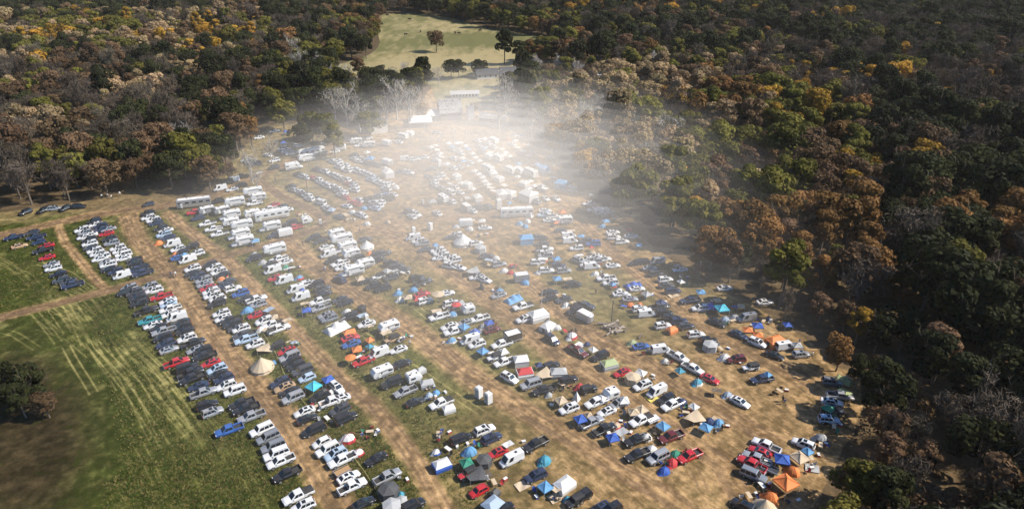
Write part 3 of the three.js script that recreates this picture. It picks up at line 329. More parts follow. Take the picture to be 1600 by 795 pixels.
  if (kind === 'H') { mesh('tent_wall', (() => { const c = new THREE.CylinderGeometry(1.75, 1.9, 1.7, 6, 1, true).translate(0, 0.85, 0); return toCreasedNormals(c.toNonIndexed(), 0.2); })(), B, o); mesh('roof', toCreasedNormals(new THREE.ConeGeometry(1.85, 0.55, 6, 2).translate(0, 1.95, 0).toNonIndexed(), 0.1), A, o); mesh('door', box(0.04, 1.4, 0.9, 1.6, 0.75, 0).rotateY(Math.PI / 6), D, o); }
  return tentCache[key] = o;
}
// folding chairs, tables, coolers
function chairProto(c) { const k = 'ch' + c; if (tentCache[k]) return tentCache[k]; const o = group('chair'); mesh('seat', slab([V(-0.28, 0.46, -0.27), V(0.28, 0.46, -0.27), V(0.28, 0.5, 0.27), V(-0.28, 0.5, 0.27)]), fabrics[c], o); mesh('backrest', slab([V(-0.28, 0.48, -0.27), V(0.28, 0.48, -0.27), V(0.28, 1.0, -0.42), V(-0.28, 1.0, -0.42)]), fabrics[c], o); for (const [x, z] of [[-1, -1], [1, -1], [1, 1], [-1, 1]]) mesh('leg', rod(V(x * 0.3, 0, z * 0.32), V(-x * 0.1, 0.48, z * 0.28), 0.02, 0.02, 4), trimM, o); for (const s of [-1, 1]) mesh('armrest', box(0.06, 0.04, 0.5, s * 0.31, 0.68, 0), trimM, o); return tentCache[k] = o; }
function tableProto(c) { const k = 'tb' + c; if (tentCache[k]) return tentCache[k]; const o = group('table'); mesh('tabletop', box(1.5, 0.05, 0.75, 0, 0.74, 0), fabrics[c], o); for (const [x, z] of [[-1, -1], [1, -1], [1, 1], [-1, 1]]) mesh('leg', rod(V(x * 0.65, 0, z * 0.3), V(x * 0.62, 0.73, z * 0.3), 0.025, 0.025, 4), poleM, o); return tentCache[k] = o; }
function coolerProto(c) { const k = 'co' + c; if (tentCache[k]) return tentCache[k]; const o = group('cooler'); mesh('body', box(0.75, 0.4, 0.45, 0, 0.22, 0), fabrics[c], o); mesh('lid', box(0.8, 0.09, 0.5, 0, 0.46, 0), whiteM, o); return tentCache[k] = o; }
// ---------------------------------------------------------------- what stands where: places are read off the photograph (1600 x 795) and laid on the ground
const ROWS = [
['the leftmost short row on green grass', 36, `pn20,370 sd49,362 pn55,369.5 hn59,377 st29,383! sr71,383 pk66,390.5 sr72,401 sg79,411.5 uw82,418.5 sk90,427 ud94,437 sd105,438.5 pn112,444.5`],
['the second row from the left', 36, `uk146,345 sw148,350 un156,353 pn160,358 sg168,357 sr165,364 uw127,358.5 ug132,363 sw139,366 sw131,369.5 sk170,372 ug173.5,379 uk139,374 uw139,380 sd141,386 uw183,387 uw187,392 xw192,397 sw191,402.5 uw147,391 uw152,396 uw159,400 sw155,403.5 sg166,408 uw168,413 sk169,419.5 sk209.5,405 uk211,411 sk220,416 un180,423.5 cw189,430 pn213,421 pn222,426`],
['the row between the two upper dirt lanes', 36, `uk230,333 uw231,339.5 uw239,343.5 un243,348 uk251,356 sw258,359 ul255,366 sn261,370 ^Do247,377 cw268,381 uw277,388.5 jk299,385 uw307,395 ^Do273,395*.8 ^Cl287,397*.8 sk283,392 cw292,405.5 sb278,401.5!`],
['the camper block above the curved track', 30, `hd231,318 %bg302,317@200 pr304,331 %rg322,328 un308,340 qw323.5,348.5 pw333,357 qw342.5,364.5 %rg346,328 %mw360,335 %Rw366,316@28 %Rw394,300@28 %rw360,346 %Rw377,352 %mw374,365 %mw380,376 ^Clw398,374 uk339,314 %rw403,307@28 sw397,309 pw397,317 %rw393,333 sr427,319.5 pw421,326 uk440,324 sw447,327 %bw424,336@30 %mw423,353 xk453,348.5 pr459,355 %kw478.5,342@32 un429,367 %ew445,362@30 ^Xw500,347*.7 ^Ct507,348*.5`],
['the parking nook under the left trees', 32, `xk354,284 cw363,281 cw343,294 sw362,295 uk376,289 pk377,275 ^Cw404,268 sg390,252 un399,255 sw384,249 uw428,250 uk427,261 sw418,242@-20 sw404,214 sw428,204 uw441,232 uw447,236 pw456,239 ^Cb442,221 ^Cb446,204 uw466,227@10 %mw457,259@30 %Rw478,247@30 %bw486,238@30 ^Cb495,234 pt509,239 sw522,236 %ew532,229@15 uw507,221 uw552,217 %rw556,220@15 sw574,215 sw561,226 %rw576,225@10 ^Cw500,208*.8`],
['the row beside the lone tall pole', -35, `uk454,291 ug457,296 sw467,298 sd471,302 uw479,305.5 uw483,310 sd496,309 cw500,316 sw509,323 ug513,327 ^Cs517,326 un529.5,338 ^At539,333 ~2w468,338 ~2w543,346`],
['the second row of the upper field', -35, `uk465,272 uw472,274.5 sw477,276 sr486,276.5 uw496,280 sw500.5,284 uw507,287 uw511,290 uw518,290.5 sd521,295 uw527,294 ug529,299 uw535,300 uw533,304 sr538,307 un494,264.5 uw506.5,267 uw518,272 uw524,274 uw529,277 sg534,280 uw540,280 sr543,286 ug549,287 sw553,290 uw553,296`],
['the third row of the upper field', -35, `uw518,251 sw523,253 uw528,251 uw533,257 uw529,260 uw539,257 uw541,265.5 uw547,264 uw554,264 uw559,267 uw565,268 uw571,271 uw576,273 ul581,276 ul579,280 sg584,277 uw590,284 uw596,287 uw601,287 uw603,294 sw608,285 ^Dw618,290*1.2 un553,242 sw553,247 sw560,251 ug566,250 sd571,254 un580,255 ^Cl578,245*1.3 ^Cw573,236 sd588,257 ^Dw601,261 ^Ww606,271*1.3 ~3o565,247 %ew604,252`],
['the cross row below the upper field', -35, `sw541,321 pr553,317 uw560,312 uk569,312 uk578,310 uw584,316 uw593,315 ug592,305 pk606,308 ub599,303 sw613,303 ^Dw550,329 uw560,334 sw565,336 ^Dl568,323 ul585,324.5 sd580,321 uw590,320 ^Dt606,345*.8 ^Dw573,347 sd627,267@10 uw638,269@-15 cw634,248@10 sg656,246@10 uw648,248@15 sw663,244 %ew603,222 sw622,221 ^Ww640,208 %rw629,212 sg682,206@-10`],
['the white tent lines by the barn', -52, `^Cw673,228 ^Cw681,225 ^Cw683,232 ^Cw687,238 ^Cw690,243 ^Cwl697,254*1.2 ^Xw686,256*1.3 sw680,249 uw684,244 ^Cw701,222 ^Cl706,227 ^Cw713,222 ^Cw720,221 ^Cw727,226 ^Cl731,231 ^Cw738,238 ^Cw743,244 ^Cw749,249 ^Cw722,245 ^Cl724,250 sw734,252 sw717,233 sw719,238 ug706,233 uw709,247 uw746,219 ^Cw757,215 %rw771,219 ^Cl757,229 ^Cw767,236 uw775,240 %rw778,246 ^Cw784,231 ^Cw791,236 ^Cw797,242 ^Cw787,240 ^Cw805,209*1.3 ^Cb816,210 ^Do795,216 ^Cw805,218 ^Cw809,228 ^Cw817,234 ^Cw826,241 ^Cw826,226*.8 sg748,227 uw762,223 sw800,224 ud752,236 uw770,229 %ew764,244 sd674,263@12 uw708,262 ug716,260 ^Cg731,258*.8`],
['the stall block in the bright centre', -52, `sd669,275 uw688,272 sw683,277 uw678,283 uw679,288 ^Ct697,277 ^Ww714,276 ^Cw703,286*.8 sw710,291 ^Cw720,284 ^Ww730,288 ^Cw738,293 ug689,293 uw696,297 cw703,300 %rw692,309 uw705,314 sw718,299 ^Dt721,311 ^Cg730,307 ^Ww746,309 ^Cg675,312*1.2 ^Xg660,316*.7 %ed728,323 sw738,328 sd748,322 ud761,322 ^Cw741,265 ^Cw748,270 ^Cw754,275 %Rw762,264 ^Ww771,272 ^Ww780,279 ^Cw788,287 ^Cw762,286 ^Cw767,291 ^Cw772,296 ^Cw757,281 %rw797,265 %rw811,266 ^Cw809,275*.8 %Rw829,270 ^Ww819,287 ^Cw827,292 ^Cl810,254 ^Ww784,304*1.3 ^Ww795,303*1.3 ^Cl796,316*.8 ^Xw779,320*1.5 ^Ww826,306*1.7 ug837.5,314 sw852,309@-60 sw869,309@-60 %bw807,332@8 ^Yw828,333*1.4 ^Dlw812,347*1.1 ^Dw824,343 ^Dl821,351 sw683,332 uw650,334@-45 sw643,337 ^Xw672,355*1.1 ^Do846,248*1.2 ^Cl859,244 ^Cl840,255 ^Wl850,264*1.2 ^Cw864,275 ^Wl878,288*1.4 ^Wg894,294 ^Do887,281*.8 ^Cw821,284*.7 ^Ct843,286 ^Cw852,292 ^Cw828,281 ^Cw834,288 uw845,292 ^Cw838,300*.7`],
["the small white bell tent's cluster", 10, `^Dw714,351 %ew727,347 ^Dw734,355 ^Cw737,343*.8 ^Cw753,343 sw758,355! uw712,367 sd705,370 ^Bw723,376*1.15 ~2w752,369 uw744,379.5@22 ^Hg751,389 sd760,399@25 ^Cs763,405*.8 ^Dw775,401 ug780,412@25 ^Dw788,420 ^Dr798,424*.8 %es814,432 ^Dl821,439 ~2k763,417`],
["the row left of that small bell tent", 15, `^Xw646,361 cw645,371 uw654,376 ug660,380 sd664,389 ^Cl680,382*.8 uw684,391 uw688,395 uw692,399 sw686,402 uw704,403 uw709,406 uw703,415@-20 sw717,417@-20 sw757,436@-35 ^Sg739,428*.8 ^Yk752,447 sw745,432`],
["the pale sandy row under the right stalls", 10, `ud640,331@-40 ul850,335 sw852,328! uw864,337! sw859,343! ^Co879,329 %rw882,343@8 ^Co869,348*.7 sd877,359! ^At893,358 cw889,368! cw891,376! ^Cl908,367*.9 ud915,376 ub927,380 uw901,387 ^Cw906,397*.9 ^Dt926,393 ^Cr924,387*.6 ^Dr798.5,415*.5 ug905,407@-40 sw918,404 sw931,400 ug929,408 uw944,404! %cw925,417 cw925,416! ^Dt949,410 sw958,414! ^Dw931,425 pw947,434 uw954,441 ^Cl958,444*.7 ^Dw968,452 sw970,458! ^Lb990,444*.8 ^Wl822,375 ud834,371 sd845,371 sd847,380 qw851,389! uw853,395! ^Cw849,402 ^Cl870,402 ^Do854,407*.5 uw840,409! ug852,399 uw854,422! ^Dw841,424*.8 un873,415! ug881,422! ^Cl871,433 ^At887,433 uk896.5,444! sk859.5,455.5! sw918,413`],
['the shaded strip under the right wood', 12, `^Cw924,304*.7 sw920,317 uw928,327 %rw941,330! uw951,330! sw950,336! ^Cl947,343 ud953,340! ^Dl942,351 sw958,362! uw959,370! uw972,377! ^Cr985,358*.8 sw987,368! ^Cl999,382*.8 uk995,410 uk1004,409 cg1027,408 sg1016,418! ud1025,427! uw1040,436! sd1042,445! un1052,454! ^Cw1065,439*.8 ^Cg1058,415*.7 sw1063,420 pn1079,469 ^Cl1096,454 sw1133,449! ^Mt1052,459*1.2 uw1094,481 ^Dg1108,474 ^Sb1108,484*.7 ^Ct1122,468*.8 ^Cc1129,478*1.35 ^Ct1159,477*.8 sk1121,503@-45 ^Ds1134,496 ^Dg1149,493 cs1167,497 ^Cb1185,506*1.1 ^Yn1201,497*.8 ^Co1170,513 ^Co1186,521 sn1156,522@-43 uw1184,535@-43 ^No1212,533*1.15 ^Cb1232,505*.9 sw1196,471@10 cw1228,541! sk1211,554@-40 ug1253,553! ^Cg1247,537 ~2w1193,505 ~2w1064,436`],
["the row beneath the lane by the wood", 12, `sg985,466! ^Dw982,460 sw996,450! ^Dor985,474 ^Cg1011,457 ~2w1007,464 ^Do1000,474*.7 uw1000,482! cw1011,490! ^Cn1034,470 pd1030,479! uk1038.5,488.5! uk1048,496! un1061,501! ud1073,509! uw1036,508! ^No1050,516*.7 uw1088,522! uk1107,532! ^Hg1110,541 ^Dw1134,555*1.2 um1151,561 ~2w1126,548 jw1173,574 pn1191,592 ^Cl1200,585*.7 pw1060,557@-43 cw1033,546! sb1002,540! ^Diw989,533 ~2w1014,552 ^Dw1040,562*.7 ^Ce1063,578*.8 pw1083,575@-43 sr1110,591@-43 ^Dew1091,594*1.1 ^Ap1121,609*.8 ^Dst1138,614 sw1157,627@-43 ~1k1152,572 ~2k1218,614`],
['the row of cabin tents in mid field', 30, `sk859,465 ~2o869,465 sd881,467 ^Dw885,474 ^At896,473*.6 pd913,477@-20 uk898,485 %eg915,493@-50 qw817,478 uw819,498 ^Nw841,492*1.3 ^Nw856,510 ^Dw871,509*.9 ^Dwr894,521*1.25 un863,530@-50 pm903,548@-50 ^Mw905,538 ^Dn918,536*.7 ^Cw927,545*.8 uk938,556 ^Nig952,569 sr972,581 ^Cw1002,580 ^Ht989,592 uw1004,602 ~1w1011,592 cw1026,612 ^Myy1019,620 uk1041,623 pw1051,632 ^Dn1067,625 ^Cw1085,634*.8 ~4r1072,648 ^St1086,658*.8 ^Cl1104,665 ^Dn1110,655 ^Dl1124,657 ^Mt1117,654*.6 ~1g1127,671`],
['the blue tarpaulin row', 28, `^Dlg781,452 sg779,460 ^Ll802,465*.8 ug750,432@-35 sw698,457! ^Ut685,466*1.3 ^Cg719,471 %kw731,481 ^Ur713,481 uw705,473! ^Dls707,488*1.0 ^Ct682,483 pw686,494 sw702,509 pw710,517 ^Cl725,508 sg727,503 ^Dlw706,529 pw749,497 ^Dg755,507 ^Cb764,502*.9 ^Cbw742,516 sm769,514! cw734,531 uw745,537 ^Clb754,546 %ek802,524@30 ^Mk795,517 pw784,537 ^Cw786,547 jw773,558 pw788,565 ^Ww814,565*.8 ^Nrw820,582 uw796,590@-45 ~2w701,487`],
['the row with the red-roofed tent', 28, `^Cn842,570*.7 uk861,571! ^Ng873,582 uk888,593! ^St851,590*.8 xg829,600 pk850,609 ^Dg858,615*.7 ~2k877,604 ^Dr906,601 jk920,608! ^Yw901,619 ^Ct877,623 uw889,638 pw932,628 %kw955,613 ^Cw940,621*.8 ^Cw975,623 ug966,631 sw948,642 ~2k963,640 ^Ct991,641 ^Ct1003,637 qw1002,656 %Tw1021,650 ^Cb907,652 ^Ct920,649*.7 pg925,659! pk945,670! ^Dtr963,662 ^Cb958,681 ^Cg972,672 pk995,687 ^Dw1011,680 ^Cl1037,663 pm1049,682 ^Dw1019,699*1.1 pk996,710 xg1028,714 ^Dr1051,719*1.1 ^DG1056,706 ^Db1039,732 pr1078,712 ~1w979,683`],
["the row of the large silver tarpaulin", 33, `uk490,371 sk500,376 %rw525,364 %Rw533,374 sw510,385! %mw541,385 cw512,397 %rw548,395 sd570,373! ^Bw573,384*.85 ^Do577,394*.7 uk591,397! pd598,396! uk591,405! uk519,406 pw531,411 uk559,403 %rw570,411 sw535,417 %mw551,422 sl541,426 un530.5,436@140 ^Ct562,433 sk571,438! jw591,432 uk583,446 uk598,450 ud611,433 ^Cg604,421 ^Cg617,422*.8 uk611,411! ud620,416! sd630,420! ~3w629,429 uk651,434! pd661,440! ^Dl646,450 ^Dl622,455 ^Ct637,462 sr659,459! ^Dw625,465 uw664,469! ^Cr650,469*.6 ~1k655,448`],
['the second row of campers and vans', 33, `^Dg397,395 uk396,403 %Rw428,390 pw435,404 sw445,408 ^Dg410,407 ud422,413 cw425,422 ^DGw446,415 ~3k457,421 sr430,433 ^Ct444,429 cw443,438 ^Dlr467,431 uw482,442! uk494,443 ud504,450! sk506,457! cw461,452 ^Cb472,454*.6 cw469,464 ^At475,473*.8 qw499,470 pg501,480 ^Cb478,482 sg509,491 ^Lw525,509 us514,497 sd531,467 sk539,472 ^Dwg542,484 uk546,494 ^As566,490 ^Hk565,482*.7 ^Xw572,497*.8 sw572,505 ^At579,511*.6 ^No546,520*.8 sr547,527! sb548,536 ^Co557,543 ^Co577,530*.8 ^Ce577,541*.7 pr567,564 ^Uo548,564 cw591,552 ~2k558,553 ^At603,517 %rw607,510 jt612,530 ~3w628,531 sw622,545`],
['the row with the big bell tent', 36, `uk328,413 uw334,418 uw341,424 sk347,428 ^Dow345,434 sd355,439 sn350,446 uw363,450! ub375,458 sk384,466 pw400,467! ug403,475 ^Dl386,481*1.2 ^Cs419,481 sr400,491 sw413,498 ^Ct428,494*.8 ^At448,498*.9 uw412,501 ^Dw407,512 qw426,506 qw435,513! ~2r414,519 jk431,541 sr447,547 ^Cs459,536*.6 ^At451,536*.5 xg452,557 uk456,564 uk462,571 xd472,579 hl479,589 ^Bt409,571*1.05 ^St412,549*.7 ^Dl427,566*.5 un437,597 st444,604 sk453,611 xg457,621 ^Cc489,600*1.2 ^Cb512,590 uw526,605@-48 uk499,619 pw519,626! ^Xd507,615*.8 sw531,622 ^Dw516,611*.7 ~2w497,637 ~3g511,657 ud531,640 xk540,653!`],
["the lane-side row on green grass", 36, `uw300,419 sk301,426 un309,431 ug317,437 sg319,443 sr324,449 uw329,455 uw331,461 uw339,466 xk338,474 uw345,489 sw348,496 pk360,500 uk363,506 sd369,511 uw376,513 pd381,523 pl384,530 uw398,537`],
["the long row beside the tracked grass", 36, `ug201,449 uk195,456 ud209,456 sk213,461 uk216,466 uk217,473 pk228,485! ug233,447 uw240,453 pr251,463 sw261,469 sl262,474 pw265,482 uw265,490 cw275,496 sk282,503 uk284,510 sk288,516 pe233,500 sw238,507 uk248,512 pg255,517 uk254,527 un258,537 sg263,545! uw291,528 pk301,535! sg305,545 uk316,547 pk319,556 sr328,566 pr275,566! xk292,574! pk297,582! pk300,591 sn309,602 pg317,613! ul338,576 sk340,584 un349,591 uw353,602 xw366,610`],
['the nearest row on the green grass', 36, `uk323,632! ug331,643! pk377,630 pk384,638 pg392,650 pb357,671 xw408,671 xs418,683 xs426,697 xw431,709 pw438,720 pk448,740 qw465,774 uw473,790`],
["the row beside the red-and-white tent", 36, `sw475,642 sk479,653! vk490,671 hw502,690 xw511,702 ul524,709 pw534,718 %Tt534,731 sw544,744! pw550,759! sk567,785! ^Dwr543,681*1.3 ^Dwr559,704 ~4w578,678 sk587,716 pg605,744! ^Hd607,768*1.1 uk645,789! ^De626,771*.6 ^Hg628,784*.6 ^Hg612,793 ~1w627,758`],
['the horse trailer group', 34, `%rw596,580@216*.95 sk628,567! %kw646,587@35 xk612,598 pg633,611 sk648,627! ^Ng667,599*.8 ^Ds670,615*.8 ^Dl681,611*.8 qw689,629 ^Nw701,639*.7 ~1t686,618 ^Ng657,580*.6`],
["the middle lane", 34, `^Xw748,614*1.15 ^Xw763,623*1.15`],
['the group round the camper van', 34, `vk720,685! ~2b685,682 uw757,671! un768,684! ^Dl734,701*1.2 ^Ck724,727*.01 ^CG729,720 ^Nwb690,726*.9 ^Dwb681,704*.8 ~3b700,705 ^Hd756,721*.9 sr777,706 ^Aw794,693*.8 jr730,740 ^Sd744,748*.8 hr748,766 ^Mp757,740 ^Nd773,773*.5 ~2w772,757 cw799,718 ~1w811,698 pk837,694 ^De851,715*1.2 un837,743 ^Mt816,757 ^Cl852,758 ^At871,762*.8 ^Nw882,757 uk908,776 jk898,783 ^De886,778*.6 ^Mt868,776 sn937,793 uk955,795 ^Ws770,792*.8 sk785,795`],
["the lower right corner cluster", -38, `pw1198,696@142 sr1188,705@142 pg1183,716@142 %Td1205,728 pr1175,725@142 xs1178,742@-38 ^Cb1224,714*1.2 ^Ct1251,711*1.25 ^Cl1263,704*.8 ^Do1241,732*1.2 ^Co1230,749*1.5 ^Do1207,773*1.3 uw1256,693 ^Dgk1285,681*1.2 ^Bt1195,793*.9 uk1162,790 ~3k1190,762 ~2w1170,778 ~2w1267,719 ~2w1282,699 ul1296,655@-10 ^CG1296,635 ud1302,640@-15 sw1301,627@-15 pg1314,618@-15 ^Ai1321,609 us1301,596@-10 ^Li1320,592*.6 ~2G1303,670 ^Di1305,645*.5 ^Mg1270,730`],
['the few vehicles along the left wood edge', 60, `uk38,331 uk67,328 ug84,325@20 uk101,325 uk122,322@10`],
];
const NOUN = { s: 'sedan', h: 'hatchback', u: 'suv', x: 'large suv', v: 'minivan', c: 'cargo van', j: 'off-road car', p: 'pickup', q: 'covered pickup' };
const NAME = { s: 'parked_sedan', h: 'parked_hatchback', u: 'parked_suv', x: 'parked_large_suv', v: 'parked_minivan', c: 'parked_van', j: 'off_road_car', p: 'pickup_truck', q: 'covered_pickup' };
const RVN = { r: ['travel_trailer', 'travel trailer', 'trailer'], R: ['fifth_wheel_trailer', 'long camping trailer', 'trailer'], m: ['motorhome', 'motorhome', 'motorhome'], b: ['motor_coach', 'bus-sized motor coach', 'motorhome'], e: ['cargo_trailer', 'box trailer', 'trailer'], k: ['small_camper', 'small camper trailer', 'trailer'], T: ['utility_trailer', 'open utility trailer', 'trailer'] };
const TN = { D: ['dome_tent', 'dome tent', 'tent'], C: ['canopy', 'pop-up canopy', 'canopy'], W: ['marquee', 'marquee tent', 'tent'], N: ['cabin_tent', 'cabin tent', 'tent'], L: ['tarpaulin_shelter', 'draped tarpaulin shelter', 'shelter'], A: ['awning', 'awning on poles', 'awning'], S: ['sail_awning', 'sail-shaped awning', 'awning'], B: ['bell_tent', 'bell tent', 'tent'], Y: ['shower_tent', 'pointed privacy tent', 'tent'], X: ['box_cabin', 'upright box cabin', 'cabin'], U: ['parasol', 'round parasol', 'parasol'], M: ['ground_mat', 'flat ground mat', 'mat'], H: ['screen_tent', 'hexagonal tent', 'tent'] };
const ORD = ['', 'nearest', 'second', 'third', 'fourth', 'fifth', 'sixth', 'seventh', 'eighth', 'ninth', 'tenth', 'eleventh', 'twelfth', '13th', '14th', '15th', '16th', '17th', '18th', '19th', '20th', '21st', '22nd', '23rd', '24th', '25th', '26th', '27th', '28th', '29th', '30th', '31st', '32nd', '33rd', '34th', '35th', '36th', '37th', '38th', '39th', '40th'];
const TENTS = [], VEH = [];
for (const [row, ang0, items] of ROWS) {
  const list = [];
  for (const tok of items.trim().split(/\s+/)) {
    const m = tok.match(/^([%^~]?)(\w)([A-Za-z]{1,2})(-?[\d.]+),([\d.]+)(!?)(?:@(-?[\d.]+))?(?:\*([\d.]+))?$/); if (!m) throw new Error('token ' + tok);
    let [, pre, kind, col, px, py, flip, a, sc] = m; px = +px; py = +py; sc = sc ? +sc : 1; if (pre === '^' && kind === 'C' && 'wtgs'.includes(col[0]) && !col[1] && hash(px | 0, py | 0, 808) < 0.34) kind = 'A'; if (sc < 0.1 || (pre === '%' && kind === 'c')) continue;
    if (pre === '~') { // a sitting place: chairs round a table, a cooler
      const p = at(px, py), n = +kind; let t = rnd(0, 6);
      if (n > 1) list.push({ pre: 'g', kind: 'table', col: n % 2 ? 'w' : 't', x: p.x, z: p.z, ang: rnd(0, 180), sc: 1 });
      for (let i = 0; i < n; i++) { t += 6.28 / n * rnd(0.7, 1.2); const c = i ? pick(['k', 'b', 'G', 'g', 'r', 'n']) : col[0]; list.push({ pre: 'g', kind: 'chair', col: FAB[c] ? c : 'k', x: p.x + Math.cos(t) * 1.45, z: p.z + Math.sin(t) * 1.45, ang: rnd(0, 360), sc: 1.05 }); }
      list.push({ pre: 'g', kind: 'cooler', col: pick(['w', 'b', 'r', 'w']), x: p.x + rnd(0.9, 1.5) * (n > 1 ? 1.5 : 1), z: p.z + rnd(-1.2, -0.6), ang: rnd(0, 180), sc: 1 }); continue; }
    const h = pre === '^' ? ('CA'.includes(kind) ? 1.9 : 'MS'.includes(kind) ? 0.4 : 0.9) * sc : pre === '%' ? 1.4 : 0.75, p = at(px, py, h);
    let ang = a !== undefined ? +a : ang0 + 180 + (flip ? 180 : 0); ang += pre === '^' ? rnd(-25, 25) : rnd(-4, 4);
    if (pre === '%' && a !== undefined && +a < 90 && 'Rrb'.includes(kind)) ang += 180;
    list.push({ pre, kind, col, x: p.x, z: p.z, ang, sc });
    if (pre === '^' && 'DNCAH'.includes(kind) && py > 400 && py < 770 && R() < 0.5) { const t = rnd(0, 6.28), q = 1.9 * sc; for (let i = 0; i < 1 + (R() < 0.5); i++) list.push({ pre: 'g', kind: 'chair', col: pick(['k', 'b', 'G', 'g', 'r', 'n', 't']), x: p.x + Math.cos(t + i * 0.5) * q, z: p.z + Math.sin(t + i * 0.5) * q, ang: rnd(0, 360), sc: 1.05 }); if (R() < 0.6) list.push({ pre: 'g', kind: R() < 0.3 ? 'table' : 'cooler', col: pick(['w', 'b', 'r', 't']), x: p.x + Math.cos(t - 0.7) * q, z: p.z + Math.sin(t - 0.7) * q, ang: rnd(0, 180), sc: 1 }); }
  }
  for (const it of list) {
    const [px, py, d] = toPx(it.x, it.z); it.py = py; it.d = d; it.px = px;
    if (it.pre === '') it.desc = `${PNAME[it.col[0]]} ${NOUN[it.kind]}`;
    else if (it.pre === '%') it.desc = `${PNAME[it.col[0]]} ${RVN[it.kind][1]}`;
    else if (it.pre === '^') it.desc = it.col[1] && it.col[1] !== it.col[0] ? `${FNAME[it.col[0]]} and ${FNAME[it.col[1]]} ${TN[it.kind][1]}` : `${FNAME[it.col[0]]} ${TN[it.kind][1]}`;
    else it.desc = `${FNAME[it.col] || 'black'} ${it.kind === 'chair' ? 'folding camp chair' : it.kind === 'table' ? 'folding table' : 'cooler box'}`;
    if (it.pre === '^' && /^\w+ and \w+/.test(it.desc)) it.desc = it.desc;
  }
  const by = {}; for (const it of list) (by[it.desc] ||= []).push(it);
  for (const k in by) { const L = by[k].sort((p, q) => q.py - p.py); L.forEach((it, i) => { it.label = L.length === 1 ? `only ${it.desc} in ${row}` : i === 0 ? `nearest ${it.desc} in ${row}` : `${it.desc}, ${ORD[i + 1]} nearest in ${row}`; }); }
  for (const it of list) {
    let proto, name, cat, grp;
    if (it.pre === '') { proto = carProto(it.kind, it.col[0], it.d > 225); name = NAME[it.kind]; cat = it.kind === 'p' || it.kind === 'q' ? 'pickup truck' : it.kind === 'c' || it.kind === 'v' ? 'van' : 'car'; grp = 'vehicles parked in rows on the field'; }
    else if (it.pre === '%') { proto = it.kind === 'T' ? flatTrailer(it.col[0]) : rvProto(it.kind, it.col[0]); [name, , cat] = RVN[it.kind]; grp = 'trailers and motorhomes parked on the field'; }
    else if (it.pre === '^') { proto = tentProto(it.kind, it.col); [name, , cat] = TN[it.kind]; grp = 'tents and shelters on the camping field'; }
    else { proto = it.kind === 'chair' ? chairProto(it.col) : it.kind === 'table' ? tableProto(it.col) : coolerProto(it.col); name = { chair: 'folding_chair', table: 'folding_table', cooler: 'cooler_box' }[it.kind]; cat = it.kind; grp = 'camp furniture between the tents'; }
    const o = proto.clone(); o.position.set(it.x, it.pre === '' || it.pre === '%' ? -0.015 : 0, it.z); o.rotation.set(0, it.ang * Math.PI / 180, 0);
    const q = it.pre === '' ? rnd(0.9, 0.96) * (it.kind === 'c' ? 0.87 : 1) : it.pre === '%' ? it.sc * 0.93 : it.pre === '^' ? it.sc * (it.kind === 'W' ? (it.d > 230 ? 0.68 : 0.85) : it.kind === 'C' ? 0.72 : it.kind === 'A' ? 0.68 : 'DN'.includes(it.kind) ? 0.8 : 0.95) : it.sc; o.scale.set(q, it.pre === '^' ? Math.max(q, 0.65) : q, q);
    add(o, name, it.label, cat, grp);
  }
}
// ---------------------------------------------------------------- trees
const barkM = std(0.13, 0.1, 0.075, 0.95), paleBarkM = std(0.4, 0.37, 0.33, 0.9);
const SPECIES = {
  olive: { c: [0.075, 0.076, 0.014], c2: [0.175, 0.155, 0.032], label: 'olive green', w: 1.05, h: 13, leaf: 0.6, n: 2100 },
  dark: { c: [0.018, 0.024, 0.008], c2: [0.04, 0.043, 0.013], label: 'dark green', w: 1.05, h: 15, leaf: 0.58, n: 2100 },
  russet: { c: [0.085, 0.054, 0.03], c2: [0.17, 0.106, 0.058], label: 'russet brown', w: 1.1, h: 13, leaf: 0.52, n: 1900 },
  orange: { c: [0.14, 0.07, 0.024], c2: [0.26, 0.145, 0.05], label: 'orange', w: 0.95, h: 13, leaf: 0.52, n: 1900 },
  gold: { c: [0.26, 0.14, 0.02], c2: [0.46, 0.28, 0.04], label: 'golden yellow', w: 0.9, h: 14, leaf: 0.52, n: 1900 },
  tan: { c: [0.24, 0.17, 0.09], c2: [0.4, 0.3, 0.17], label: 'pale tan', w: 1.0, h: 13, leaf: 0.5, n: 1700 },
  twig: { c: [0.058, 0.047, 0.036], c2: [0.115, 0.094, 0.074], label: 'grey leafless twiggy', w: 0.95, h: 14, leaf: 0.4, n: 1700, twig: 1 },
  bare: { c: [0.240, 0.216, 0.192], c2: [0.368, 0.344, 0.304], label: 'pale bare-branched', w: 0.95, h: 14, leaf: 0.4, n: 520, twig: 1, bare: 1 },
};
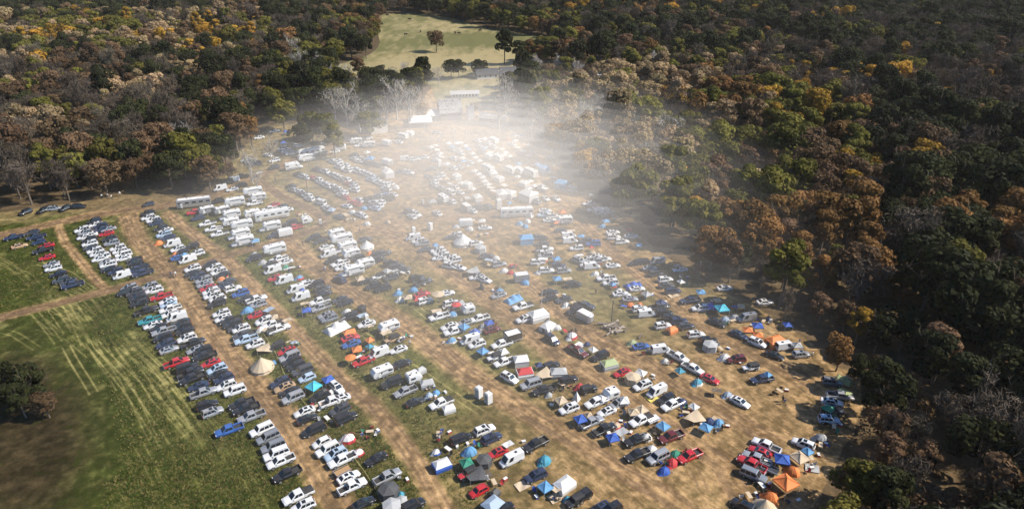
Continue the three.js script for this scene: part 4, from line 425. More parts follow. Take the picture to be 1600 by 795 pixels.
function trunkGeo(r, h, cw, k, bare) {
  const list = [rod(V(0, -0.2, 0), V(rnd2(r) * 0.3, h * 0.45, rnd2(r) * 0.3), 0.3, 0.19, 7)], limbs = [];
  const nl = bare ? 9 : 6;
  for (let i = 0; i < nl; i++) { const a = i / nl * 6.28 + r() * 0.7, y0 = h * mix(0.25, 0.55, r()), up = mix(0.25, 0.5, r()) * h, out = cw * mix(0.45, 0.85, r()); const s = V(0, y0, 0), e = V(Math.cos(a) * out, Math.min(h * 0.96, y0 + up), Math.sin(a) * out), md = s.clone().lerp(e, 0.5).add(V(0, up * 0.12, 0)); list.push(rod(s, md, 0.13, 0.09, 5), rod(md, e, 0.09, 0.03, 4)); limbs.push([s, md], [md, e]);
    for (let j = 0; j < (bare ? 5 : 2); j++) { const b = md.clone().lerp(e, r()), q = b.clone().add(V(rnd2(r) * cw * 0.35, h * mix(0.06, 0.2, r()), rnd2(r) * cw * 0.35)); list.push(rod(b, q, 0.05, 0.015, 3)); limbs.push([b, q]); } }
  list.push(rod(V(0, h * 0.44, 0), V(rnd2(r) * 0.5, h * 0.93, rnd2(r) * 0.5), 0.19, 0.04, 5)); limbs.push([V(0, h * 0.45, 0), V(0, h * 0.93, 0)]);
  return [merge(list), limbs];
}
function rnd2(r) { return r() * 2 - 1; }
function crownGeo(sp, r, h, cw, limbs, tall) {
  const v = [], f = [], col = [], c = V(0, 0, 0);
  const lobes = []; const nl = tall ? 9 : 12; const lo = sp.twig ? 0.3 : 0.28;
  for (let i = 0; i < nl; i++) { const t = (i + 0.5) / nl, yy = mix(lo + 0.12, 0.9, t), prof = Math.sqrt(Math.max(0.02, 1 - Math.pow((yy - 0.55) / 0.5, 2))), a = i * 2.4 + r() * 0.8, rad = cw * prof * mix(0.35, 0.78, r()); lobes.push([Math.cos(a) * rad, h * yy, Math.sin(a) * rad, cw * mix(0.26, 0.52, r()), 0.75 + 0.5 * r()]); }
  lobes.push([0, h * 0.86, 0, cw * 0.42, 1.1]);
  const q = V(0, 0, 0), n = V(0, 0, 0), t1 = V(0, 0, 0), t2 = V(0, 0, 0);
  for (let k = 0; k < sp.n; k++) {
    let s = sp.leaf * mix(0.6, 1.35, r()), tone;
    if (sp.twig && r() < 0.75 && limbs.length) { const [a, b] = limbs[Math.floor(r() * limbs.length)]; q.copy(a).lerp(b, 0.25 + 0.75 * r()).add(V(rnd2(r), rnd2(r) * 0.8, rnd2(r)).multiplyScalar(cw * 0.16)); n.set(rnd2(r), rnd2(r) * 0.5 + 0.3, rnd2(r)).normalize(); tone = r(); }
    else { const L = lobes[Math.floor(r() * lobes.length)]; n.set(rnd2(r), rnd2(r) * 0.9 + 0.25, rnd2(r)).normalize(); const rr = L[3] * (0.72 + 0.3 * Math.sqrt(r())); q.set(L[0] + n.x * rr, L[1] + n.y * rr * 0.8, L[2] + n.z * rr); tone = clamp((L[4] - 0.75) * 0.9 + 0.5 * r()); n.add(V(rnd2(r), rnd2(r), rnd2(r)).multiplyScalar(0.75)).normalize(); }
    t1.set(rnd2(r), rnd2(r), rnd2(r)).cross(n).normalize(); t2.crossVectors(n, t1);
    const w = sp.twig ? s * 0.16 : s, l = sp.twig ? s * 2.4 : s * mix(0.8, 1.2, r()), b = v.length / 3, bend = s * 0.25;
    if (sp.twig) t2.y += 0.7, t2.normalize();
    // a bent leaf clump: ragged five-cornered piece folded along its middle
    const P = sp.twig ? [[-w, -l * 0.5, 0], [w, -l * 0.5, 0], [w * 0.4, l * 0.6, 0], [-w * 0.5, l * 0.5, 0]] : [[-w * 0.55, -l * 0.35, 0], [0, -l * 0.6, bend], [w * 0.6, -l * 0.2, 0], [w * 0.25, l * 0.55, bend * 0.6], [-w * 0.45, l * 0.4, 0]];
    for (const [x, y, z] of P) v.push(q.x + t1.x * x + t2.x * y + n.x * z, q.y + t1.y * x + t2.y * y + n.y * z, q.z + t1.z * x + t2.z * y + n.z * z);
    if (sp.twig) f.push(b, b + 1, b + 2, b, b + 2, b + 3); else f.push(b, b + 1, b + 4, b + 1, b + 2, b + 3, b + 1, b + 3, b + 4);
    const g = mix(0.85, 1.15, r()); for (let i = 0; i < P.length; i++) col.push(mix(sp.c[0], sp.c2[0], tone) * g, mix(sp.c[1], sp.c2[1], tone) * g, mix(sp.c[2], sp.c2[2], tone) * g);
  }
  const g = geo(v, f); g.setAttribute('color', new THREE.Float32BufferAttribute(col, 3)); return g;
}
const leafM = [0.78, 1, 1.25].map((k, i) => new THREE.MeshPhysicalMaterial({ color: new THREE.Color().setRGB(k, k * [1.02, 1, 0.97][i], k), vertexColors: true, roughness: 0.85, transmission: 0.35, thickness: 0, specularIntensity: 0.12 }));
const twigM = [0.8, 1, 1.2].map(k => new THREE.MeshPhysicalMaterial({ color: new THREE.Color().setRGB(k, k, k), vertexColors: true, roughness: 1, specularIntensity: 0.1 }));
const treeKinds = {};
{ let seed = 900; for (const k in SPECIES) { const sp = SPECIES[k]; treeKinds[k] = []; for (let i = 0; i < 3; i++) { const r = rng(seed++), tall = i === 1, h = sp.h * (tall ? 1.12 : 1), cw = sp.h * 0.34 * sp.w * (tall ? 0.82 : i === 2 ? 1.12 : 1); const [tg, limbs] = trunkGeo(r, h, cw, k, sp.bare); treeKinds[k].push({ trunk: tg, crown: crownGeo(sp, r, h, cw, limbs, tall), h, cw, tall }); } } }
// heroes: kind, centre of the crown in the picture, its width there
const HEROES = `gold1317,262,50 gold1364,258,48 gold1470,350,55 gold1502,362,50 orange1275,312,42 orange1288,320,34 russet1228,258,50 olive1260,232,60 olive1300,222,50 russet1398,222,50 orange1116,380,60 russet1146,398,60 orange1096,384,44 gold1258,424,48 orange1284,424,60 russet1290,462,54 gold1350,490,56 orange1320,530,50 gold1372,488,40 russet1228,362,66 russet1204,344,60 russet1255,350,50 orange1240,366,44 olive1312,398,62 orange1140,236,42 orange1214,246,46 russet1128,258,44 twig1170,262,44 tan1000,282,62 tan1030,296,44 gold1068,276,36 olive1080,290,56 olive1050,330,62 olive1095,345,64 olive1120,350,52 russet1128,300,52 russet1115,312,44 tan905,222,56 tan940,228,50 tan868,208,48 tan972,252,44 olive1110,262,44 bare1030,290,30 bare790,162,60 bare780,178,40 bare618,158,54 bare640,170,48 bare602,172,44 bare540,168,54 bare560,178,46 olive575,186,44 olive590,160,30 tan660,160,26 orange740,150,15 russet681,60,28 bare684,108,26 dark704,100,30 dark716,98,26 dark747,96,22 dark754,92,20 dark788,78,40 dark812,78,34 olive826,72,26 dark602,128,40 dark640,132,38 dark575,126,38 dark900,86,40 dark938,85,44 olive980,92,40 dark830,120,44 tan853,105,18 bare872,105,30 twig880,100,26 russet300,190,60 russet340,178,66 russet365,205,56 russet318,215,52 orange388,198,40 olive284,246,60 olive308,250,52 dark262,262,54 olive328,252,44 russet256,228,54 russet238,246,44 russet350,250,30 dark348,232,46 dark330,240,40 bare388,252,40 bare396,262,30 bare420,225,36 bare285,210,44 olive508,196,46 olive520,214,44 olive484,190,44 dark470,208,40 olive440,175,46 olive425,160,40 dark425,140,44 dark36,586,62 dark18,600,62 russet56,600,44 dark2,574,60 twig44,572,44 gold1460,48,22 gold1486,57,18 gold1320,98,18 gold1371,106,20 gold1396,116,16 gold1415,119,14 gold1433,101,22 gold1455,114,20 gold1472,113,20 gold1492,117,18 gold1505,115,18 gold1548,116,22 gold1544,124,18 gold1398,70,18 gold1440,152,18 gold1433,146,14 gold1478,160,20 gold1490,166,18 gold1497,172,14 gold1512,175,14 gold1525,178,16 gold1580,98,14 gold1578,116,14 orange1255,92,16 orange1268,104,16 orange1275,112,18 gold1292,68,16 orange998,8,22 orange1010,14,20 gold1050,16,24 orange1068,24,22 gold1045,12,18 orange1028,18,18 orange1095,22,16 gold1128,24,18 gold910,12,24 orange890,16,22 gold938,20,16 gold975,20,14 orange960,32,20 orange1040,38,18 gold1165,38,14 gold1400,190,14 orange1180,68,14 orange1110,72,16 gold1352,176,14 tan15,55,30 tan40,60,30 tan60,58,30 tan80,72,30 tan105,60,30 gold62,92,30 gold116,100,26 russet90,104,40 tan140,66,26 olive145,78,30 olive175,55,34 olive200,52,34 tan170,75,26 russet230,65,34 twig240,78,30 russet268,75,36 tan312,62,24 orange352,60,28 russet335,78,26 tan388,45,24 orange498,10,16 orange470,26,18 orange448,70,34 russet440,85,40 twig505,22,22 olive500,48,26 olive490,75,30 dark520,70,40 russet400,90,40 dark545,60,36 olive560,45,30 dark570,70,30 russet560,100,34 dark1240,330,60 olive1370,270,50 dark1430,320,54 twig1410,370,54 russet1345,370,52 twig1330,355,44 russet1305,420,40 olive1410,400,50 russet1500,300,50 russet1560,330,54 twig1540,300,50 russet1440,300,44 dark1500,250,50 orange1495,240,24 russet1520,220,34 gold1590,240,30 gold1588,212,16 russet1392,645,66 russet1402,690,70 twig1400,660,60 russet1500,480,60 russet1480,470,54 olive1352,742,80 dark1395,760,96 olive1318,790,80 dark1390,600,90 dark1450,560,90 dark1520,600,96 russet1360,740,80 twig1420,740,90 russet1480,780,90 dark1540,700,110 dark1420,500,80 dark1560,480,80 dark1590,640,100 twig1500,640,80  russet1385,560,60 dark1350,560,50 russet1330,470,50 twig1236,452,40 tan1230,408,44 twig1196,412,50 dark1160,392,50`.trim().split(/\s+/).map(t => t.match(/^([a-z]+)([\d.]+),([\d.]+),([\d.]+)$/)).map(m => [m[1], +m[2], +m[3], +m[4]]);
const trees = [], tr = rng(4711);
const cells = new Map(), ck = (x, z) => Math.round(x / 8) + ',' + Math.round(z / 8);
function near(x, z, d) { for (let i = -1; i <= 1; i++) for (let j = -1; j <= 1; j++) { const c = cells.get(ck(x + i * 8, z + j * 8)); if (c) for (const t of c) if (Math.hypot(t.x - x, t.z - z) < d) return true; } return false; }
function putTree(kind, x, z, s, hero, v) { const t = { kind, x, z, s, hero, v: v ?? Math.floor(tr() * 3), rot: tr() * 6.28, tint: Math.floor(tr() * 3), sy: mix(0.78, 1.05, tr()) }; const [px, py, d] = toPx(x, z, 10); t.px = px; t.py = py; t.d = d; t.size = s * FOCAL / d; trees.push(t); const k = ck(x, z); (cells.get(k) || cells.set(k, []).get(k)).push(t); return t; }
for (const [kind, px, py, w] of HEROES) { const p = at(px, py, 8.5), d = toPx(p.x, p.z, 8.5)[2], m = w * d / FOCAL, s = clamp(m / (SPECIES[kind].h * 0.34 * SPECIES[kind].w * 2.25), 0.55, 1.5); putTree(kind, p.x, p.z, s, true); }
function mixAt(px, py) {  // kinds follow leaf colour, and also imitate light: paler mid-right, darker towards the edges
  const edge = (v, a) => v < a;
  if (py < 45 && px > 860 && px < 1330) return 'dark5 twig3 orange2 gold1.5 olive1.5 russet1';
  if (px > 1230 && py > 85 && py < 190) return 'twig6 dark3 gold.6 russet1 olive1';
  if (px > 1240 && py <= 90) return 'dark6 twig4 olive.6';
  if (px > 820 && px <= 1250 && py < 112) return 'dark4 twig3 olive2.5 russet1 orange.5';
  if (px > 820 && px <= 1060 && py < 375) return 'olive3.4 tan5 bare1 gold.5 russet.4 twig.3';
  if (px > 1000 && px <= 1250 && py < 365) return 'olive5 tan2 russet1 twig1.2 orange.5 gold.5';
  if (px > 1030 && py < 540 && px < 1340) return 'russet2 orange1.8 tan1.2 twig1.3 olive2.2 dark.8 gold.5';
  if (px >= 1250 && py < 480) return 'dark4.5 twig3 russet2 olive1.6 gold.25 orange.4';
  if (px > 1200) return 'dark6 olive1.3 russet1.8 twig2.2';
  if (px < 420 && py > 36 && py < 112) return 'tan3.6 olive2.6 russet1.6 gold1 dark1.2 twig1.2';
  if (px < 420 && py <= 36) return 'dark5 twig2 russet1.2';
  if (px < 420) return 'russet3 twig3.2 dark1.8 olive1.2 orange.4 tan.7';
  if (px < 660 && py > 100) return 'olive3.4 dark2.6 bare1.2 twig1 tan.6';
  return 'dark4 olive1.8 russet1.6 twig1.6 orange.25';
}
const mixCache = {};
function patch(x, z) { const c = 24, i = Math.floor(x / c), j = Math.floor(z / c); let b = 1e9, h = 0; for (let a = -1; a <= 1; a++) for (let q = -1; q <= 1; q++) { const px = (i + a + hash(i + a, j + q, 301)) * c, pz = (j + q + hash(i + a, j + q, 302)) * c, d = Math.hypot(px - x, pz - z); if (d < b) { b = d; h = hash(i + a, j + q, 303); } } return h; }
function choose(s, u) { const L = mixCache[s] ||= s.split(' ').map(t => t.match(/([a-z]+)([\d.]+)/)).map(m => [m[1], +m[2]]); let tot = 0; for (const l of L) tot += l[1]; u *= tot; for (const l of L) { u -= l[1]; if (u <= 0) return l[0]; } return L[0][0]; }
for (let z = -52; z > -800; ) { const st = z > -420 ? 7.7 : 8.4; const hw = Math.abs(z) * 0.86 + 50; for (let x = -hw; x < hw; x += st) { const X = x + (tr() - 0.5) * st * 0.85, Z = z + (tr() - 0.5) * st * 0.85, u = tr(), s = mix(0.78, 1.55, tr() * tr() * 0.5 + tr() * 0.5) * (Z > -330 && X > 40 ? 1.2 : 1); const [px, py] = toPx(X, Z); if (inClear(px, py) || near(X, Z, 4.2)) continue; if (px < 120 && py > 345) continue; if (py > 780 && px < 1290) continue;
    // no tree whose crown would overhang the cars: keep back from the field's edge on the camera side
    const [qx, qy] = toPx(X - 3.2, Z - 3.2); if (py < 620 && inClear(qx, qy) && tr() < 0.75) continue; if (px > 900 && py > 330 && py < 600) { const [ex, ey] = toPx(X - 5.5, Z - 5); if (inClear(ex, ey)) continue; }
    let low = 1; if (px > 525 && px < 690 && py < 124 && py > 90) continue; if (px > 520 && px < 690 && py < 145 && py >= 124) low = 0.65; if (py > 540 && px > 1150) { let k = 0; for (const q of [4, 8, 13, 18, 25]) { const [ax, ay] = toPx(X - q, Z - q * 0.4); if (inClear(ax, ay)) { k = q; break; } } if (k === 4) continue; if (k) low = k === 8 ? 0.4 : k === 13 ? 0.5 : k === 18 ? 0.65 : 0.82; }
    putTree(choose(mixAt(px, py + (tr() - 0.5) * 24), tr() < 0.55 ? patch(X, Z) : u), X, Z, s * low, false); } z -= st; }
// the campers' wood at the left keeps a few scattered trees between the vehicles
// the largest in the picture, heroes first, are trees of their own; the rest of the forest reads as one mass
const inFrame = t => t.px > -15 && t.px < 1615 && t.py > -8 && t.py < 815;
const seen = trees.filter(inFrame).sort((a, b) => (b.hero - a.hero) || b.size - a.size), own = new Set(seen.slice(0, 298));
const MARKS = [['the turquoise canopy under the wood', 1129, 478], ['the two orange canopies', 1178, 517], ['the large orange tent by the wood', 1212, 533], ['the barn', 704, 171], ['the lone pasture tree', 681, 60], ['the wide russet oaks above the coach', 320, 195], ['the upper left corner', 20, 40], ['the sunlit left woods', 200, 70], ['the dark left wood edge', 120, 260], ['the black-striped motor coach', 302, 318], ['the campers under the left trees', 440, 230], ['the long pale blue canopy', 850, 264], ['the tan crowns by the bright canopies', 905, 222], ['the blue-roofed shed', 928, 118], ['the top edge past the pasture', 1020, 12], ['the golden tree line high on the right', 1440, 110], ['the upper right corner', 1580, 20], ['the middle of the right wood', 1300, 260], ['the right edge of the wood', 1580, 320], ['the olive trees by the shaded strip', 1070, 300], ['the red canopy under the wood', 985, 358], ['the green canopy in the lower corner cluster', 1296, 635], ['the grey and black dome tent', 1285, 681], ['the lower right corner', 1570, 760], ['the dark wood past the lower cluster', 1450, 560], ['the lower left grass', 60, 600], ['the pasture foot', 620, 130]];
const shapeWord = ['round-crowned', 'tall', 'broad-crowned'];
{ const by = {}; for (const t of own) { let b = null, bd = 1e9; for (const m of MARKS) { const d = Math.hypot(m[1] - t.px, m[2] - t.py); if (d < bd) { bd = d; b = m; } } t.mark = b; t.md = bd; t.desc = `${shapeWord[t.v]} ${SPECIES[t.kind].label} tree`; (by[t.desc + b[0]] ||= []).push(t); }
  for (const k in by) { const L = by[k].sort((a, b) => a.md - b.md); L.forEach((t, i) => t.label = i ? `${t.desc}, ${ORD[i + 1]} closest to ${t.mark[0]}` : `${t.desc}, closest to ${t.mark[0]}`); }
  const protos = {};
  for (const t of own) { const key = t.kind + t.v + t.tint; let p = protos[key]; if (!p) { const K = treeKinds[t.kind][t.v]; p = protos[key] = group('tree'); mesh('trunk', K.trunk, SPECIES[t.kind].bare ? paleBarkM : barkM, p); mesh('crown', K.crown, (SPECIES[t.kind].twig ? twigM : leafM)[t.tint], p); }
    const o = p.clone(); o.position.set(t.x, 0, t.z); o.rotation.set(0, t.rot, 0); o.scale.set(t.s, t.s * t.sy, t.s); add(o, 'tree', t.label, 'tree', 'trees of the woods round the field'); } }
{ const w = group('woodland'); w.userData = { kind: 'stuff', label: 'autumn woodland round the field and pasture reading as one mass', category: 'woodland' }; const lots = {};
  for (const t of trees) if (!own.has(t)) (lots[t.kind + t.v] ||= []).push(t);
  const dummy = new THREE.Object3D(), cc = new THREE.Color();
  for (const k in lots) { const L = lots[k], K = treeKinds[L[0].kind][L[0].v]; for (const [nm, g, m] of [['crowns', K.crown, SPECIES[L[0].kind].twig ? twigM[1] : leafM[1]], ['trunks', K.trunk, SPECIES[L[0].kind].bare ? paleBarkM : barkM]]) {
      const im = new THREE.InstancedMesh(g, m, L.length); im.name = nm; im.userData = { kind: 'stuff' }; im.castShadow = im.receiveShadow = true;
      L.forEach((t, i) => { dummy.position.set(t.x, 0, t.z); dummy.rotation.set(0, t.rot, 0); dummy.scale.set(t.s, t.s * t.sy, t.s); dummy.updateMatrix(); im.setMatrixAt(i, dummy.matrix); const q = [0.75, 1, 1.28][t.tint] * mix(0.9, 1.1, hash(i, 3, 7)); im.setColorAt(i, nm === 'crowns' ? cc.setRGB(q, q * mix(0.95, 1.06, hash(i, 5, 7)), q) : cc.setRGB(1, 1, 1)); }); w.add(im); } }
  scene.add(w); }
// ---------------------------------------------------------------- buildings, poles, people, cattle, oddments
const metalRoof = (() => { const N = 256, d = new Uint8Array(N * N * 4); for (let j = 0; j < N; j++) for (let i = 0; i < N; i++) { const rust = sm(0.52, 0.64, fbm(i * 0.035, j * 0.05, 3, 88)), o = (j * N + i) * 4, g = 0.9 + 0.2 * hash(i >> 3, j >> 5, 9); d[o] = toS(mix(0.3, 0.12, rust) * g); d[o + 1] = toS(mix(0.3, 0.105, rust) * g); d[o + 2] = toS(mix(0.3, 0.095, rust) * g); d[o + 3] = 255; } return new THREE.MeshStandardMaterial({ map: dataTex(d, N, N, true, true), roughness: 0.45, metalness: 0.25 }); })();
const boardM = std(0.14, 0.11, 0.09, 0.9), darkRoofM = std(0.06, 0.062, 0.068, 0.85), wallM = std(0.5, 0.49, 0.47, 0.8), blueRoofM = std(0.5, 0.62, 0.78, 0.4), openM = std(0.02, 0.02, 0.02, 0.9);
function house(name, label, cat, px, py, ang, L, D, H, roofH, roofMat, wallMat, o = {}) {
  const p = at(px, py), g = group(name, p.x, 0, p.z, ang * Math.PI / 180); mesh('wall', box(L, H, D, 0, H / 2, 0), wallMat, g);
  const e = 0.5; mesh('gable', geo([-L / 2, H, -D / 2, -L / 2, H, D / 2, -L / 2, H + roofH, 0, L / 2, H, -D / 2, L / 2, H, D / 2, L / 2, H + roofH, 0], [0, 1, 2, 3, 5, 4]), wallMat, g);
  const n = o.panels || 8; for (const s of [-1, 1]) { const side = group('roof'); g.add(side); for (let i = 0; i < n; i++) { const x0 = mix(-L / 2 - e, L / 2 + e, i / n), x1 = mix(-L / 2 - e, L / 2 + e, (i + 1) / n) - 0.04, dz = D / 2 + e, y0 = H - roofH * e / (D / 2), lift = 0.03 + 0.05 * hash(i, s + 4, 11), v = [x0, y0 + lift, s * dz, x1, y0 + lift, s * dz, x1, H + roofH + lift, 0, x0, H + roofH + lift, 0]; const q = geo([...v, ...v.map((c, k) => k % 3 === 1 ? c - 0.1 : c)], [0, 1, 2, 0, 2, 3, 4, 6, 5, 4, 7, 6, 0, 4, 1, 1, 4, 5, 1, 5, 2, 2, 5, 6, 0, 3, 4, 3, 7, 4], [0, 0, 0.12, 0, 0.12, 1, 0, 1, 0, 0, 0.12, 0, 0.12, 1, 0, 1].map((c, k) => k % 2 === 0 ? c + i * 0.37 : c)); mesh('panel', q.toNonIndexed(), roofMat, side).geometry.computeVertexNormals(); } }
  for (let i = 0; i < (o.win ?? 3); i++) { const x = mix(-L / 2 + 1.4, L / 2 - 1.4, (o.win ?? 3) > 1 ? i / ((o.win ?? 3) - 1) : 0.5); const w = mesh('window', box(1.0, 1.1, 0.06, x, H * 0.58, D / 2 + 0.01), glassM, g); mesh('frame', merge([box(1.16, 0.08, 0.1, x, H * 0.58 + 0.58, D / 2 + 0.02), box(1.16, 0.08, 0.1, x, H * 0.58 - 0.58, D / 2 + 0.02)]), whiteM, w); }
  mesh('door', box(0.06, Math.min(H - 0.3, o.door || 2.1), o.door ? 2.8 : 1.0, -L / 2 - 0.01, Math.min(H - 0.3, o.door || 2.1) / 2, 0), openM, g);
  if (o.lean) { mesh('lean_to', merge([box(L * 0.9, 0.12, 3.4, 0, H - 1.1, -D / 2 - 1.7).rotateX(0), ...[-1, 0, 1].map(k => box(0.2, H - 1.1, 0.2, k * L * 0.42, (H - 1.1) / 2, -D / 2 - 3.2))]), roofMat, g); }
  add(g, name, label, cat); return g;
}
house('barn', 'old dark-boarded barn with a patchy tin roof at the field head', 'barn', 703, 184, 14, 9.5, 8, 4.0, 4.8, metalRoof, boardM, { panels: 12, win: 2, door: 3.4, lean: 1 });
house('white_house', 'small white gabled house among the pale bare trees', 'house', 588, 204, -62, 9, 7.5, 4.4, 3, darkRoofM, wallM, { win: 3 });
house('long_shed', 'long low white-roofed shed behind the barn', 'shed', 726, 151, 7, 14, 5, 2.2, 1.0, std(0.36, 0.36, 0.36, 0.6), wallM, { panels: 16, win: 8 });
house('farmhouse', 'dark-roofed low farmhouse in front of the pasture trees', 'house', 760, 121, 16, 12, 7, 2.8, 2.2, darkRoofM, wallM, { win: 4 });
house('farm_cottage', 'second dark-roofed house partly behind the evergreen', 'house', 795, 118, 10, 10, 7, 2.8, 2.2, darkRoofM, wallM, { win: 3 });
house('blue_roofed_shed', 'shed with a bright pale blue tin roof at the wood edge', 'shed', 930, 122, 8, 11, 6, 2.4, 1.0, blueRoofM, wallM, { win: 3 });
house('stage_building', 'white-fronted open wooden stage shelter beside the barn', 'stage', 773, 194, -20, 12, 7, 3.6, 1.4, metalRoof, boardM, { win: 1, door: 2.4 });
{ const p = at(735, 187), g = group('speaker_tower', p.x, 0, p.z, 0.3); for (const [x, z] of [[-1, -1], [1, -1], [1, 1], [-1, 1]]) mesh('post', rod(V(x * 1.4, 0, z * 1.2), V(x * 1.4, 7.2, z * 1.2), 0.12), steelM, g); mesh('cladding', merge([box(2.7, 6.4, 0.06, 0, 3.7, 1.26), box(0.06, 6.4, 2.4, -1.46, 3.7, 0)]), fabrics.w, g); for (const y of [2.4, 4.8, 7.2]) mesh('brace', merge([box(2.8, 0.12, 0.12, 0, y, -1.2), box(0.12, 0.12, 2.4, 1.4, y, 0)]), steelM, g); add(g, 'scaffold_tower', 'tall white-clad scaffold tower beside the barn', 'tower'); }
function big(px, py, ang, L, D, label) { const p = at(px, py), g = group('tent', p.x, 0, p.z, ang * Math.PI / 180); for (let i = 0; i <= 3; i++) for (const s of [-1, 1]) mesh('pole', rod(V(mix(-L / 2, L / 2, i / 3), 0, s * D / 2), V(mix(-L / 2, L / 2, i / 3), 2.6, s * D / 2), 0.06), poleM, g); const f = frustum(-L / 2 - 0.2, L / 2 + 0.2, D / 2 + 0.2, 2.5, -L * 0.3, L * 0.3, 0.1, 4.6); mesh('roof', f.geo, fabrics.w, g); mesh('valance', merge([box(L + 0.4, 0.35, 0.04, 0, 2.35, D / 2 + 0.2), box(L + 0.4, 0.35, 0.04, 0, 2.35, -D / 2 - 0.2), box(0.04, 0.35, D + 0.4, L / 2 + 0.2, 2.35, 0), box(0.04, 0.35, D + 0.4, -L / 2 - 0.2, 2.35, 0)]), fabrics.w, g); add(g, 'event_tent', label, 'tent', 'large white event tents by the barn'); }
big(657, 196, 8, 10, 7, 'largest white event tent in front of the orange-leaved tree'); big(675, 186, 14, 8, 6, 'smaller white event tent between the largest one and the barn');
for (const [px, py, h, label] of [[955.5, 504, 6.4, 'weathered wooden utility pole standing beside the log pile'], [480.5, 304, 5.8, 'lone wooden pole among the cars of the upper left field'], [846, 481, 5, 'pale thin pole beyond the white cabin tents'], [1090, 445, 7, 'tall thin pole at the shaded wood edge'], [729, 212, 6, 'white thin flag pole in the bright yard by the barn'], [710, 222, 6, 'white mast between the white tent lines']]) { const p = at(px, py), g = group('pole', p.x, 0, p.z, 0.5), pale = /white|pale/.test(label), m = pale ? whiteM : std(0.13, 0.1, 0.08, 0.9); mesh('shaft', rod(V(0, -0.3, 0), V(0.1, h, 0), pale ? 0.08 : 0.16, pale ? 0.06 : 0.11, 8), m, g); mesh('cap', new THREE.CylinderGeometry(0.1, 0.13, 0.12, 8).translate(0.1, h, 0), steelM, g); add(g, 'pole', label, 'pole', 'single poles on the field'); }
// log pile by the pole
{ const p = at(951, 512), r = rng(5), lm = [std(0.2, 0.16, 0.13, 0.95), std(0.11, 0.085, 0.065, 0.95), std(0.34, 0.29, 0.24, 0.95)]; for (let i = 0; i < 26; i++) { const g = new THREE.CylinderGeometry(0.2 + 0.12 * r(), 0.24 + 0.12 * r(), 1.2 + 2.4 * r(), 8).rotateZ(Math.PI / 2), m = mesh('log', g, lm[i % 3]); const t = r() * 6.28, d = r() * 2.6; m.position.set(p.x + Math.cos(t) * d + i * 0.06, 0.25 + 0.28 * Math.floor(r() * 3) * (d < 1.6 ? 1 : 0.3), p.z + Math.sin(t) * d * 1.0); m.rotation.set(0.3 * (r() - 0.5), 0.6 + (r() - 0.5) * 1.3, 0.25 * (r() - 0.5)); add(m, 'log', 'grey weathered log in the loose heap at the foot of the utility pole', 'log', 'logs heaped round the utility pole'); } }
for (const [px, py] of [[978, 517], [966, 509], [1000, 527]]) { const p = at(px, py), m = mesh('log', new THREE.CylinderGeometry(0.22, 0.26, 1.9, 8).rotateZ(Math.PI / 2).rotateY(px), std(0.1, 0.08, 0.06, 0.95)); m.position.set(p.x, 0.25, p.z); add(m, 'log', { 978: 'dark split log right of the heap on bare earth', 966: 'dark log just beyond the heap under the pole', 1000: 'dark stump-like log beside the green and white tent' }[px], 'log'); }
// marking tape along the rows
for (const [a, label] of [['405,512 428,548 448,592 468,620 490,645 515,668', 'yellow marking tape on the grass past the big bell tent'], ['554,716 570,738 585,762 602,800', 'yellow marking tape beside the nearest white pickups'], ['352,436 370,462 392,490', 'pale marking tape between the two green rows']]) { const P = pts(a).map(([x, y]) => at(x, y, 0.35)), c = new THREE.CatmullRomCurve3(P), g = group('tape'); const n = 40, v = [], f = []; for (let i = 0; i <= n; i++) { const p = c.getPoint(i / n), sag = 0.12 * Math.abs(Math.sin(i / n * Math.PI * (P.length - 1))); v.push(p.x - 0.04, p.y + 0.16 - sag, p.z, p.x + 0.04, p.y + 0.1 - sag, p.z); if (i < n) f.push(i * 2, i * 2 + 1, i * 2 + 2, i * 2 + 1, i * 2 + 3, i * 2 + 2); } mesh('ribbon', geo(v, f), std(0.34, 0.32, 0.14, 0.7), g); for (const p of P) mesh('stake', rod(V(p.x, 0, p.z), V(p.x, 0.65, p.z), 0.03), woodM, g); add(g, 'marking_tape', label, 'tape'); }
// upended sapling trunk by the blue pickup
{ const p = at(1204, 597), m = mesh('pole', rod(V(-2.2, 0.1, 0.6), V(2.2, 0.35, -0.9), 0.07), woodM); m.position.set(p.x, 0, p.z); add(m, 'timber', 'long pale plank lying beside the blue pickup', 'plank'); }
